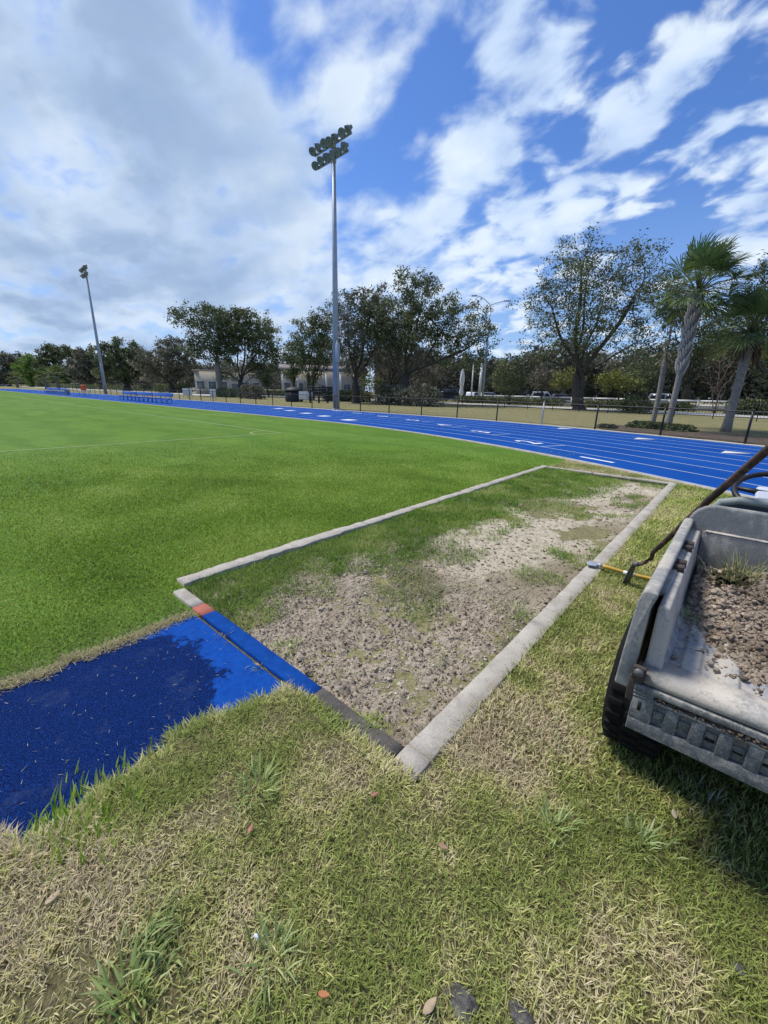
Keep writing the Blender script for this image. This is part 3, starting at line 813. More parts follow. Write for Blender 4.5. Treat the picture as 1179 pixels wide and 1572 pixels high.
def field_colour(x, y, n):
    a = fbm(x * 1.1, y * 1.1, 4, 201); r = rng.uniform(0, 1, n)
    t = np.clip(.45 + (a - .5) * 1.4 + (r - .5) * .9, 0, 1)
    t = t - .16 * sstep(0, .9, np.sin((y + 5 * fbm(x * .25, y * .25, 2, 55)) * 3.3))
    c = pick(t, [(-.2, (.115, .18, .015)), (0, (.150, .225, .020)), (.4, (.240, .36, .036)), (.75, (.325, .43, .065)), (1, (.46, .50, .14))])
    return c * rng.uniform(.8, 1.2, n)[:, None]
parts = []
for dens, x0, x1, y0, y1, w in ((9000, -4.6, -2.64, -.2, 3.2, .003), (5200, -7.5, -2.64, -.4, 6.5, .0045), (2600, -11.5, -2.64, -.3, 11, .008), (1100, -15, -3.3, .5, 12.5, .013)):
    x, y = lawn_points(dens, x0, x1, y0, y1)
    ok = visible(x, y) & ((x < -3.315) | ((y < 1.065) & (x < -2.66)) | ((x < -3.095) & (y < 1.195)))
    dd = np.hypot(x, y); far_ = max(abs(x0), y1) * 1.02
    ok &= rng.uniform(0, 1, len(x)) > sstep(far_ * .5, far_ * .95, dd + (fbm(x * .8, y * .8, 2, 7) - .5) * 2)
    x, y = x[ok], y[ok]; n = len(x)
    c = field_colour(x, y, n)
    # bleached strip along the runway and the pit corner
    k = np.exp(-np.maximum(-2.66 - x, 0) / .10) * (y < 1.05) * rng.uniform(.3, 1.2, n)
    c = c * (1 - np.clip(k, 0, 1))[:, None] + np.clip(k, 0, 1)[:, None] * np.array([.46, .40, .20])
    k2 = np.clip(np.exp(-np.maximum(-2.70 - x, 0) / .45) * (y < 1.1) * .55, 0, 1)[:, None]
    c = c * (1 - k2) + k2 * np.array([.20, .27, .085])
    parts.append(blades('', x, y, np.full(n, .001), rng.uniform(.012, .028, n) * (w / .003) ** .30, np.full(n, w) * rng.uniform(.8, 1.4, n), rng.uniform(.2, 1.1, n), c, seg=2 if w < .004 else 1))
n = 6500; y = rng.uniform(-2.0, 1.05, n); x = -2.672 + rng.normal(0, .03, n) + (vnoise(y * 9, y * 0, 77) - .5) * .06
parts.append(blades('', x, y, np.full(n, .010), rng.uniform(.02, .06, n), rng.uniform(.002, .004, n), rng.uniform(.8, 1.5, n), np.array([.46, .40, .22]) * rng.uniform(.6, 1.2, n)[:, None]))
n = 3000; y = rng.uniform(1.2, 9.3, n); x = -3.305 - rng.uniform(-.008, .05, n)
parts.append(blades('', x, y, np.full(n, .006), rng.uniform(.025, .05, n), rng.uniform(.003, .005, n), rng.uniform(.2, 1.2, n), field_colour(x, y, n) * .8))
V, Fs, C = join(parts)
stuff(mesh_obj('field_grass', V, Fs, M['blade'], col=C), 'short mown bright green grass of the playing field', 'grass')

# weeds and turf inside the pit
parts = []
x, y = lawn_points(13000, PX0, PX1, PY0, PY1)
g = green_mask(x, y); ok = rng.uniform(0, 1, len(x)) < g * np.where(y < 5, 1, .6); x, y = x[ok], y[ok]; n = len(x)
t = np.clip(fbm(x * 3, y * 3, 3, 301) * 1.3 - .15 + rng.uniform(-.3, .3, n), 0, 1)
c = pick(t, [(0, (.10, .18, .022)), (.45, (.18, .30, .038)), (.8, (.28, .38, .07)), (1, (.44, .45, .16))]) * rng.uniform(.75, 1.2, n)[:, None]
parts.append(blades('', x, y, pit_z(x, y), rng.uniform(.025, .075, n), np.where(y < 4, .0035, .006) * rng.uniform(.8, 1.4, n), rng.uniform(.15, 1.2, n), c))
x, y = lawn_points(700, PX0, PX1, PY0, PY1); n = len(x)       # dry runners lying on the soil
parts.append(blades('', x, y, pit_z(x, y) + .004, rng.uniform(.02, .06, n), rng.uniform(.002, .005, n), rng.uniform(1.1, 1.5, n), pick(rng.uniform(0, 1, n), [(0, (.10, .12, .04)), (.5, (.30, .26, .16)), (1, (.45, .40, .28))])))
V, Fs, C = join(parts)
stuff(mesh_obj('pit_weeds', V, Fs, M['blade'], col=C), 'weeds and grass growing in from the edges of the sand pit', 'grass')

ICO = None
def ico():
    global ICO
    if ICO is None:
        import bmesh
        bm = bmesh.new(); bmesh.ops.create_icosphere(bm, subdivisions=1, radius=1)
        bm.verts.ensure_lookup_table()
        ICO = (np.array([v.co[:] for v in bm.verts]), np.array([[v.index for v in f.verts] for f in bm.faces])); bm.free()
    return ICO
def clods(px, py, pz, size, col, flat=.65):
    T, Fc = ico(); n = len(px); k = len(T)
    J = T[None] * (1 + rng.uniform(-.55, .55, (n, k, 1))) + rng.normal(0, .18, (n, k, 3))
    th = rng.uniform(0, 2 * np.pi, n); cs, sn = np.cos(th)[:, None], np.sin(th)[:, None]
    J = J * np.stack([rng.uniform(.7, 1.35, n), rng.uniform(.7, 1.2, n), rng.uniform(.4, .9, n) * flat / .65], 1)[:, None]
    X = J[:, :, 0] * cs - J[:, :, 1] * sn; Y = J[:, :, 0] * sn + J[:, :, 1] * cs
    V = np.stack([X, Y, J[:, :, 2]], 2) * size[:, None, None] + np.stack([px, py, pz], 1)[:, None]
    Fa = (Fc[None] + (np.arange(n) * k)[:, None, None]).reshape(-1, 3)
    return V.reshape(-1, 3), [Fa], np.repeat(col, k, 0)
x, y = lawn_points(2400, PX0 + .1, PX1 - .005, PY0 + .005, 4.0)
ok = rng.uniform(0, 1, len(x)) < clod_mask(x, y) ** 1.2 + .02; x, y = x[ok], y[ok]; n = len(x)
t = np.clip(fbm(x * 2.5, y * 2.5, 3, 401) * 1.6 - .3 + rng.uniform(-.35, .35, n), 0, 1)
c = pick(t, [(0, (.22, .17, .12)), (.35, (.49, .395, .29)), (.7, (.68, .57, .44)), (1, (.78, .68, .54))]) * rng.uniform(.75, 1.15, n)[:, None]
parts = [clods(x, y, pit_z(x, y) + .003, rng.lognormal(-5.3, .42, n), c)]
x, y = lawn_points(120, PX0 + .3, PX1 - .01, 3.0, PY1); n = len(x)
c = pick(rng.uniform(0, 1, n), [(0, (.10, .085, .06)), (.5, (.26, .22, .16)), (1, (.50, .44, .34))])
parts.append(clods(x, y, pit_z(x, y) + .002, rng.lognormal(-4.5, .35, n), c, .5))
V, Fs, C = join(parts)
stuff(mesh_obj('soil_clods', V, Fs, M['clod'], col=C), 'crumbled brown soil clods over the near end of the sand pit', 'soil')
# grass clippings and straw bits on the blue runway
n = 230; x = rng.uniform(-2.6, -1.7, n); y = rng.uniform(-1.2, 1.04, n)
V, Fs, C = blades('', x, y, np.full(n, .011), rng.uniform(.008, .03, n), rng.uniform(.0012, .0025, n), rng.uniform(1.3, 1.5, n), pick(rng.uniform(0, 1, n), [(0, (.12, .16, .10)), (.6, (.45, .42, .28)), (1, (.6, .58, .5))]))
stuff(mesh_obj('grass_clippings', V, Fs, M['blade'], col=C), 'straw bits and grass clippings scattered on the blue runway', 'clippings')
# ------------------------------------------------------------------ fences
FB = TW + .02
def fence_black():
    """black chain-link fence along the outside of the track"""
    s0, s1 = -118., XC + TR * .78
    def fx(s): # arc length measured on the fence itself -> track s
        return s if s < XC else XC + (s - XC) * TR / (TR + FB)
    p0 = track(XC, FB)
    root = thing('chain_link_fence', 'long low black chain link fence curving round the outside of the blue track', 'fence', (float(p0[0]), float(p0[1]), 0))
    # a post stands where the photo has one (u = 1161), then every 3.05 m
    anchor = at_off(1161, FB); a0 = math.atan2(anchor[0] - TC[0], anchor[1] - TC[1]) * (TR + FB) + XC
    ps = [a0 + 3.05 * k for k in range(3, -45, -1)]
    pts = []
    for k, sp in enumerate(ps):
        x, y = track(fx(sp), FB); x, y = float(x), float(y)
        if sp < s0: break
        tall = k in (20, 21)
        b = B(); h = 1.55 if tall else 1.20
        b.tube([(x, y, -.05), (x, y, h)], .052 if tall else .040, 8)
        b.lathe([(.045, h), (.05, h + .01), (.03, h + .05), (.004, h + .065)], (x, y, 0), n=8)
        pale = k in (6,)
        o = b.build('post', M['galv'] if pale else M['black'], root)
        if pale: o['label'] = 'bare grey steel post'
    ss = np.array([fx(v) for v in np.arange(max(s0, ps[-1]), ps[0] + .01, .6)])
    x, y = track(ss, FB)
    for zz, r in ((1.17, .024), (.09, .012)):
        B2 = B(); B2.tube(np.c_[x, y, np.full(len(x), zz)], r, 6); B2.build('top_rail' if zz > 1 else 'bottom_wire', M['black'], root, smooth=True)
    # woven wire: two families of slanted wires
    V = []; Fa = []; st = .075
    L = np.arange(max(s0, ps[-1]), ps[0] - 1.1, st)
    Vs = []
    for sg in (1, -1):
        for t0, t1 in ((0, .5), (.5, 1.)):
            sa = L + (1.08 * t0 if sg > 0 else 1.08 * (1 - t0)); sb = L + (1.08 * t1 if sg > 0 else 1.08 * (1 - t1))
            za, zb = .09 + 1.08 * t0, .09 + 1.08 * t1
            fa = np.array([fx(v) for v in sa]); fb = np.array([fx(v) for v in sb])
            xa, ya = track(fa, FB + .006 * sg); xb, yb = track(fb, FB + .006 * sg); w = .0024
            Vs.append(np.stack([np.c_[xa, ya, np.full(len(L), za - w)], np.c_[xa, ya, np.full(len(L), za + w)], np.c_[xb, yb, np.full(len(L), zb + w)], np.c_[xb, yb, np.full(len(L), zb - w)]], 1).reshape(-1, 3))
    V = np.concatenate(Vs) - np.array(root.location); i = np.arange(len(V) // 4) * 4
    mesh_obj('wire_mesh', V, [np.c_[i, i + 1, i + 2, i + 3]], M['black'], root)
fence_black()

def offset_path(u0, u1, off, n=40):
    return np.array([at_off(u, off) for u in np.linspace(u0, u1, n)])
def resample(P, step):
    d = np.r_[0, np.cumsum(np.linalg.norm(np.diff(P[:, :2], axis=0), axis=1))]
    t = np.arange(0, d[-1], step); Q = np.stack([np.interp(t, d, P[:, k]) for k in range(3)], 1)
    Q[:, 2] = np.maximum(terrain(Q[:, 0], Q[:, 1]), 0); return Q
# slim black railing half way up the grass bank
P = resample(offset_path(560, 1300, TW + 15), 2.4)
rt_ = thing('metal_railing', 'thin black metal railing on the grass bank, behind the chain link fence', 'railing', P[len(P) // 2])
for p in P:
    b = B(); b.tube([p + (0, 0, -.1), p + (0, 0, 1.15)], .03, 6); b.build('post', M['black'], rt_)
for zz in (1.08, .18):
    b = B(); b.tube(P + np.array([0, 0, zz]), .022, 5); b.build('rail', M['black'], rt_, smooth=True)
b = B()
for a, c in zip(P[:-1], P[1:]):
    for t in np.linspace(0, 1, 15)[1:-1]:
        q = a + (c - a) * t; b.box(q + (0, 0, .63), (.014, .014, .9))
b.build('picket', M['black'], rt_)
# pale path behind it
def path_strip(name, u0, u1, o0, o1, mat, lift=.05):
    A = offset_path(u0, u1, o0); C = offset_path(u0, u1, o1)
    rows = [A + (C - A) * t for t in (0, .33, .66, 1)]
    for r_ in rows: r_[:, 2] = zgnd(r_[:, 0], r_[:, 1]) + lift
    n = len(A); V = np.concatenate(rows)
    i = np.arange(n - 1); fs = [np.c_[i + k * n, i + k * n + 1, i + (k + 1) * n + 1, i + (k + 1) * n] for k in range(3)]
    return struct(mesh_obj(name, V, [np.concatenate(fs)], mat, smooth=True))
path_strip('path', 250, 1320, TW + 18.5, TW + 23.5, M['path'])
path_strip('parking_lot', -60, 1320, TW + 38, TW + 62, M['asphalt'], .08)
path_strip('path', -40, 330, TW + 10, TW + 15, M['path'])

def rail_fence(P, label):
    root = thing('rail_fence', label, 'fence', P[len(P) // 2], 'white rail fences by the car park')
    for p in P:
        b = B(); b.box(p + (0, 0, .5), (.14, .14, 1.1)); b.box(p + (0, 0, 1.075), (.18, .18, .05)); b.build('post', M['white'], root)
    for zz in (.95, .52):
        b = B()
        for a, c in zip(P[:-1], P[1:]):
            d = c - a; m = (a + c) / 2; L_ = math.hypot(d[0], d[1]); b.box(m + (0, 0, zz), (L_ - .145, .06, .20), rz=math.atan2(d[1], d[0]))
        b.build('rail', M['white'], root)
rail_fence(resample(offset_path(735, 1330, TW + 31), 2.6), 'white rail fence running behind the dark hedges on the right')
rail_fence(resample(offset_path(290, 520, TW + 33), 2.6), 'white rail fence in front of the pale building')

# ------------------------------------------------------------------ floodlight towers
def floodlight_tower(base, vtop, label, n_top=7, n_bot=6):
    h = z_at(base, vtop) - .3
    root = thing('floodlight_tower', label, 'floodlight', base, 'floodlight towers beside the track')
    x, y, z = base
    b = B(); b.tube([(x, y, z - .2), (x, y, z + h * .5), (x, y, z + h)], [.30, .22, .135], 14); b.build('pole', M['galv'], root, smooth=True)
    b = B(); b.lathe([(.42, -.1), (.42, .06), (.30, .08)], (x, y, z), n=14); b.build('base_flange', M['galv'], root)
    b = B(); b.tube([(x + .33, y - .12, z + .9), (x + .31, y - .12, z + 5.6)], .05, 8); b.build('conduit', M['galv'], root)
    b = B(); b.box((x + .36, y - .12, z + 4.6), (.30, .26, 1.5)); b.build('control_box', M['galv'], root, bevel=.02)
    ca, sa = math.cos(R(-4)), math.sin(R(-4))
    def loc(dx, dy, zz): return (x + dx * ca - dy * sa, y + dx * sa + dy * ca, z + zz)
    for zz, w in ((h - .52, 4.4), (h - 1.45, 3.7)):
        b = B(); b.box(loc(0, -.12, zz), (w, .12, .14), rz=R(-4)); b.box(loc(0, -.05, zz), (.4, .3, .34), rz=R(-4)); b.build('crossarm', M['galv'], root)
    tilt = Matrix.Rotation(R(-38), 3, 'X')
    for zz, w, n in ((h - .3, 4.3, n_top), (h - 1.25, 3.6, n_bot)):
        for k in range(n):
            lx = -w / 2 + w * k / (n - 1) + random.uniform(-.06, .06); jz = random.uniform(-.07, .07)
            b = B()
            Mx = Matrix.Rotation(R(-4) + random.uniform(-.45, .45), 3, 'Z') @ Matrix.Rotation(R(126 + random.uniform(-9, 9)), 3, 'X')
            prof = [(.08, -.27), (.12, -.25), (.145, -.11), (.26, .02), (.295, .12), (.295, .185), (.27, .175)]
            b.lathe(prof, loc(lx, -.32, zz + jz), n=18, M=Mx)
            lamp = b.build('floodlight', M['lamp'], root, smooth=True)
            b = B(); b.lathe([(.01, .140), (.18, .140), (.268, .152), (.272, .162), (.05, .175)], loc(lx, -.32, zz + jz), n=18, M=Mx)
            g = b.build('lens', M['lamp_glass'], None, smooth=True); g.data.transform(Matrix.Translation(-Vector(root.location))); g.parent = lamp
            b = B(); b.box(loc(lx, -.16, zz - .12), (.05, .06, .30), rz=R(-4)); b.build('bracket', M['lamp'], root)
floodlight_tower(at_off(516, TW + .75), 203, 'tall grey floodlight pole standing behind the chain link fence in mid field')
floodlight_tower(at_off(160.5, TW + .8), 407, 'distant grey floodlight pole beyond the far blue benches')

def street_lamp(u, D, vtop, label):
    base = at_dist(u, D); h = z_at(base, vtop) - base[2] + .0
    r, a = frame(base); root = thing('street_lamp', label, 'street lamp', base)
    b = B(); b.tube([base, base + (0, 0, h - 1.2)], [.16, .09], 10); b.build('pole', M['galv'], root, smooth=True)
    for sx, rise in ((-1, .9), (1, .35)):
        t = np.linspace(0, 1, 7)
        P = base + np.outer(t * 1.9 * sx, r) + np.outer(h - 1.3 + np.sin(t * 1.4) * rise * 1.35, [0, 0, 1.])
        b = B(); b.tube(P, .05, 6); arm = b.build('arm', M['galv'], root, smooth=True)
        b = B(); c = P[-1] + r * sx * .35
        b.box(c, (.75, .28, .14), rz=math.atan2(r[1], r[0])); g = b.build('lamp_head', M['galv'], None, bevel=.03)
        g.data.transform(Matrix.Translation(-Vector(root.location))); g.parent = arm
street_lamp(741, 62, 452, 'double armed street lamp rising between the two oaks')
for u, D, vt, r0, lab in ((736, 60, 560, .20, 'stout white pole under the oak bough, right of the white figure'), (723.5, 66, 562, .10, 'thin pale pole beside the stout white pole')):
    p = at_dist(u, D); h = z_at(p, vt) - p[2]
    root = thing('flag_pole', lab, 'pole', p); b = B(); b.tube([p, p + (0, 0, h)], [r0, r0 * .85], 10); b.build('pole', M['white'], root, smooth=True)
    b = B(); b.lathe([(r0 * 1.6, 0), (r0 * 1.6, .15), (r0 * 1.1, .2)], p, n=10); b.build('base', M['white'], root)
    b = B(); b.lathe([(r0 * .85, h), (r0 * 1.1, h + .05), (r0 * .6, h + .14), (.01, h + .2)], p, n=10); b.build('cap', M['white'], root)
p = at_dist(708, 58); root = thing('folded_parasol', 'tall white folded parasol by the parked cars', 'parasol', p)
b = B(); b.lathe([(.05, .0), (.05, 1.2)], p, n=10); b.build('pole', M['white'], root)
b = B(); b.lathe([(.08, .8), (.26, .95), (.30, 1.4), (.20, 1.9), (.26, 2.3), (.33, 2.9), (.27, 3.6), (.16, 4.1), (.05, 4.4)], p, n=12); b.build('canopy', M['white'], root, smooth=True)

# ------------------------------------------------------------------ benches, table, small things on the far side
def bench(loc, label):
    root = thing('team_bench', label, 'bench', loc, 'blue team benches along the far side of the track')
    x, y, z = loc; L_ = 4.5
    b = B(); b.box((x, y, z + .46), (L_, .32, .05)); b.build('seat', M['benchblue'], root, bevel=.01)
    b = B(); b.box((x, y + .30, z + .80), (L_, .05, .34), rx=-.15); b.build('backrest', M['benchblue'], root, bevel=.01)
    for k in range(4):
        lx = x - L_ / 2 + .3 + k * (L_ - .6) / 3
        b = B(); b.tube([(lx, y - .14, z), (lx, y - .12, z + .43)], .028, 6); b.tube([(lx, y + .24, z), (lx, y + .25, z + .66)], .028, 6); b.tube([(lx, y - .13, z + .40), (lx, y + .25, z + .40)], .022, 6)
        b.build('leg', M['benchdark'], root)
for k, lab in enumerate(('blue bench nearest the fence gate, right end of the near row', 'blue bench in the middle of the near row', 'blue bench at the left end of the near row, close to the floodlight pole')):
    bench((-44.3 - k * 4.75, 16.9, .012), lab)
for k, lab in enumerate(('far blue bench beside the pale bucket', 'far blue bench in the middle of the far row', 'farthest blue bench, below the small palms')):
    bench((-85 - k * 4.9, 17.3, .012), lab)
tb = at_off(127, 2.9); tb[2] = .012
root = thing('folding_table', 'white folding table carrying an orange drink cooler', 'table', tb)
b = B(); b.box(tb + (0, 0, .74), (2.4, .8, .06)); b.build('tabletop', M['white'], root, bevel=.01)
for sx in (-1, 1):
    for sy in (-1, 1):
        b = B(); b.tube([tb + (sx * 1.05, sy * .32, 0), tb + (sx * .95, sy * .32, .71)], .025, 6); b.build('leg', M['benchdark'], root)
cl = tb + (0, 0, .772)
root = thing('drink_cooler', 'orange drink cooler standing on the white table', 'cooler', cl)
b = B(); b.lathe([(.30, 0), (.33, .06), (.36, .62), (.35, .66)], cl, n=16); b.build('body', M['orange'], root, smooth=True)
b = B(); b.lathe([(.37, .66), (.37, .74), (.30, .78), (.05, .79)], cl, n=16); b.build('lid', M['orange'], root, smooth=True)
b = B(); b.box(cl + (0, -.37, .12), (.06, .07, .05)); b.build('tap', M['white'], root)
bk = at_off(101.5, 2.9); bk[2] = .012
root = thing('bucket', 'pale bucket on the track at the end of the far blue bench', 'bucket', bk)
b = B(); b.lathe([(.26, 0), (.34, .75), (.36, .76), (.36, .80), (.33, .80), (.32, .74), (.25, .04)], bk, n=14); b.build('body', M['wall'], root, smooth=True)
b = B(); t = np.linspace(0, math.pi, 9); b.tube(np.c_[np.cos(t) * .36, t * 0, .78 - np.sin(t) * .22] + bk, .012, 5); b.build('handle', M['galv'], root)

# notice boards, bins
def notice(u, off, label, w=.75, h=1.0, post=.35):
    p = at_off(u, off); r, a = frame(p); rz = math.atan2(r[1], r[0])
    root = thing('notice_board', label, 'sign', p, 'white notice boards near the gate')
    b = B(); b.box(p + (0, 0, post + h / 2), (w, .05, h), rz=rz); b.build('panel', M['white'], root, bevel=.008)
    for s in (-1, 1):
        b = B(); b.tube([p + r * s * w * .4 + a * .05, p + r * s * w * .4 + a * .05 + (0, 0, post + h)], .03, 6); b.build('leg', M['galv'], root)
notice(284, TW + 3.2, 'white notice board left of the fence gate post'); notice(290, TW + 3.6, 'white notice board just right of the leftmost one'); notice(326, TW + 3.4, 'white notice board below the pale trunked oak')
notice(464.5, TW + 7, 'white notice board beside the dark round bin', .9, .9); notice(474, TW + 7, 'white notice board at the foot of the thin dark trunks', .9, .9)
p = at_off(451, TW + 7.5); root = thing('waste_bin', 'squat dark waste container with a domed lid behind the fence', 'bin', p)
b = B(); b.lathe([(1.0, 0), (1.08, .2), (1.05, 1.25)], p, n=14); b.build('body', M['bin'], root)
b = B(); b.lathe([(1.15, 1.25), (1.15, 1.33), (.8, 1.6), (.3, 1.72), (.02, 1.74)], p, n=14); b.build('lid', M['bin'], root, smooth=True)
p = at_off(496, TW + 8); root = thing('timber_frame', 'dark open timber frame beside the floodlight pole', 'frame', p); r, a = frame(p)
for k in (-1.5, -.5, .5, 1.5):
    b = B(); b.box(p + r * k + (0, 0, .9), (.16, .16, 1.9)); b.build('post', M['bin'], root)
for zz in (.6, 1.2, 1.75):
    b = B(); b.box(p + (0, 0, zz) - a * .12, (3.4, .05, .12), rz=math.atan2(r[1], r[0])); b.build('rail', M['bin'], root)

# ------------------------------------------------------------------ buildings
def building(u0, u1, D, h, label, cols=0, nwin=5, roof='flat'):
    pa, pb = at_dist(u0, D), at_dist(u1, D); m = (pa + pb) / 2; m[2] = min(pa[2], pb[2])
    d = pb - pa; W_ = math.hypot(d[0], d[1]); rz = math.atan2(d[1], d[0])
    root = thing('pavilion_building', label, 'building', m); root.rotation_euler = (0, 0, rz)
    def sub(b, name, mat, par=None, **k):
        o = b.build(name, mat, None, **k); o.parent = par or root; return o
    b = B(); b.box((0, 4, h / 2), (W_, 8, h)); sub(b, 'wall', M['wall'])
    b = B()
    if roof == 'flat': b.box((0, 4, h + .15), (W_ + .6, 8.6, .3))
    else: b.prism([(-1, h), (4, h + 1.4), (9, h)], 'X', -W_ / 2 - .6, W_ / 2 + .6)
    sub(b, 'roof', M['roof'])
    for k in range(nwin):
        x = -W_ / 2 + W_ * (k + .5) / nwin
        if k == nwin // 2:
            b = B(); b.box((x, -.03, 1.1), (1.1, .06, 2.2)); dr = sub(b, 'door', M['pane'])
            b = B(); b.box((x + .4, -.08, 1.05), (.05, .05, .3)); sub(b, 'handle', M['white'], dr); continue
        b = B()
        for dx, dz, w, hh in ((-.75, 0, .12, 1.7), (.75, 0, .12, 1.7), (0, .79, 1.38, .12), (0, -.79, 1.38, .12)): b.box((x + dx, -.04, 1.8 + dz), (w, .12, hh))
        fr = sub(b, 'window', M['white']); b = B(); b.box((x, -.012, 1.8), (1.38, .02, 1.46)); sub(b, 'pane', M['pane'], fr)
    for k in range(cols):
        x = -W_ / 2 + W_ * (k + .2) / cols
        b = B(); b.box((x, -1.6, h / 2 - .1), (.4, .4, h - .2)); b.box((x, -1.6, h - .15), (.55, .55, .12)); sub(b, 'column', M['white'])
building(300, 402, 92, 4.4, 'pale low building glimpsed behind the pale trunked oak', 0, 6)
building(432, 560, 92, 5.0, 'pale building with white columns behind the narrow oaks', 6, 7, 'gable')

# ------------------------------------------------------------------ parked cars
PAINT = {n: basic('paint_' + n, c, None, 2, .3, 0, 0, spec=.5) for n, c in dict(white=(.68, .69, .70), black=(.015, .016, .018), silver=(.40, .42, .44), navy=(.02, .035, .08), red=(.22, .03, .03), grey=(.12, .125, .13)).items()}
def car(u, D, paint, label, suv=False, rot=0.):
    p = at_dist(u, D) if u > 200 else at_off(u, TW + 24); r, a = frame(p); root = thing('parked_car', label, 'car', p, 'cars parked beyond the white rail fence')
    root.rotation_euler = (0, 0, math.atan2(r[1], r[0]) + rot)
    L_, W_, hh = (4.7, 1.9, 1.72) if suv else (4.5, 1.8, 1.42)
    def sub(b, name, mat, par=None, **k):
        o = b.build(name, mat, None, **k); o.parent = par or root; return o
    b = B(); lo = [(-L_ / 2, .35), (-L_ / 2, .75), (-L_ / 2 + .15, .95 if suv else .85), (L_ / 2 - 1.3, .98 if suv else .88), (L_ / 2 - .1, .80), (L_ / 2, .62), (L_ / 2, .35)]
    b.prism(lo, 'Y', -W_ / 2, W_ / 2); sub(b, 'body', PAINT[paint], bevel=.06)
    x0 = -L_ / 2 + (.15 if suv else .5)
    cab = [(x0, .84), (x0 + .35, hh), (L_ / 2 - 1.9, hh), (L_ / 2 - 1.15, .84)]
    b = B(); b.prism(cab, 'Y', -W_ / 2 + .12, W_ / 2 - .12); cb = sub(b, 'cabin', PAINT[paint], bevel=.06)
    for sy in (-1, 1):
        yb = sy * (W_ / 2 - .105)
        for xa, xb in ((x0 + .35, -.15), (-.05, L_ / 2 - 1.45)):
            b = B(); b.prism([(xa, .98), (xa + .12, hh - .12), (min(xb, L_ / 2 - 1.95), hh - .12), (xb, .98)], 'Y', yb - .012, yb + .012)
            sub(b, 'side_window', M['glass'], cb)
    b = B(); b.prism([(L_ / 2 - 1.90, hh - .08), (L_ / 2 - 1.22, .93), (L_ / 2 - 1.18, .95), (L_ / 2 - 1.86, hh - .06)], 'Y', -W_ / 2 + .2, W_ / 2 - .2); sub(b, 'windscreen', M['glass'], cb)
    for sx in (-1, 1):
        for sy in (-1, 1):
            c = (sx * L_ * .30, sy * (W_ / 2 - .10), .33)
            b = B(); b.lathe([(.2, -.1), (.33, -.1), (.33, .1), (.2, .1)], c, 'Y', 16); w = sub(b, 'wheel', M['rubber'])
            b = B(); b.lathe([(.19, -.115), (.19, .115)], c, 'Y', 12); sub(b, 'rim', M['rim'], w)
    for sy in (-1, 1):
        b = B(); b.box((L_ / 2 - .04, sy * .65, .68), (.1, .3, .13)); sub(b, 'headlight', M['litter'])
        b = B(); b.box((-L_ / 2 + .02, sy * .7, .74), (.08, .2, .16)); sub(b, 'tail_light', PAINT['red'])
for a in [(664, 66, 'black', 'black car parked under the oak, left of the white figure', True), (686, 72, 'white', 'white car between the black car and the dark blue car', False), (700, 66, 'navy', 'dark blue car just left of the white figure', True),
          (727, 76, 'white', 'white car behind the thin pale pole', False, 1.2), (752, 74, 'silver', 'silver car right of the stout white pole', False, .3), (836, 76, 'white', 'white car left of the big oak trunk', True), (864, 74, 'grey', 'grey car beside the big oak trunk', False, .2),
          (1022, 70, 'silver', 'silver van like car behind the palm trunk', True), (8, 120, 'white', 'white car at the far left beyond the small palms', True), (58, 118, 'white', 'white car behind the small palm trunks', False), (118, 115, 'silver', 'silver car between the small palms and the far floodlight pole', True),
          (508, 84, 'black', 'black car just left of the near floodlight pole', True), (532, 84, 'grey', 'grey car just right of the near floodlight pole', False), (488, 86, 'navy', 'dark blue car behind the timber frame', False, .3)]:
    car(*a)
# ------------------------------------------------------------------ trees
def colonize(att, start, step=.45, di=7., dk=.75, iters=150, jit=.12, maxn=9000):
    """space colonisation; start = list of (pos, parent)"""
    pos = [np.array(p, float) for p, _ in start]; par = [q for _, q in start]
    att = np.array(att); alive = np.ones(len(att), bool)
    nd = np.full(len(att), 1e9); ni = np.zeros(len(att), int)
    def upd(i0):
        P = np.array(pos[i0:]); D = np.linalg.norm(att[:, None] - P[None], axis=2)
        k = D.argmin(1); m = D[np.arange(len(att)), k]; w = m < nd
        nd[w] = m[w]; ni[w] = k[w] + i0
    kids = [0] * len(pos)
    upd(0)
    for it in range(iters):
        act = alive & (nd < di)
        if not act.any():
            if not alive.any(): break
            di *= 1.5; continue
        P = np.array(pos); v = att[act] - P[ni[act]]; v /= np.linalg.norm(v, axis=1)[:, None] + 1e-9
        acc = np.zeros_like(P); np.add.at(acc, ni[act], v); k = np.unique(ni[act])
        d = acc[k]; d = d / (np.linalg.norm(d, axis=1)[:, None] + 1e-6) + rng.normal(0, jit, (len(k), 3)); d /= np.linalg.norm(d, axis=1)[:, None] + 1e-9
        i0 = len(pos)
        for a, q in zip(k, P[k] + d * step):
            if par[a] >= 0 and np.linalg.norm(q - pos[par[a]]) < step * .8: alive[act.nonzero()[0][ni[act] == a]] = False; continue
            if kids[a] > 2: alive[act.nonzero()[0][ni[act] == a]] = False; continue
            kids[a] += 1; kids.append(0); pos.append(q); par.append(int(a))
        if len(pos) == i0: continue
        upd(i0); alive &= nd > dk
        if len(pos) > maxn: break
    return np.array(pos), np.array(par)
START_MIN = [0]

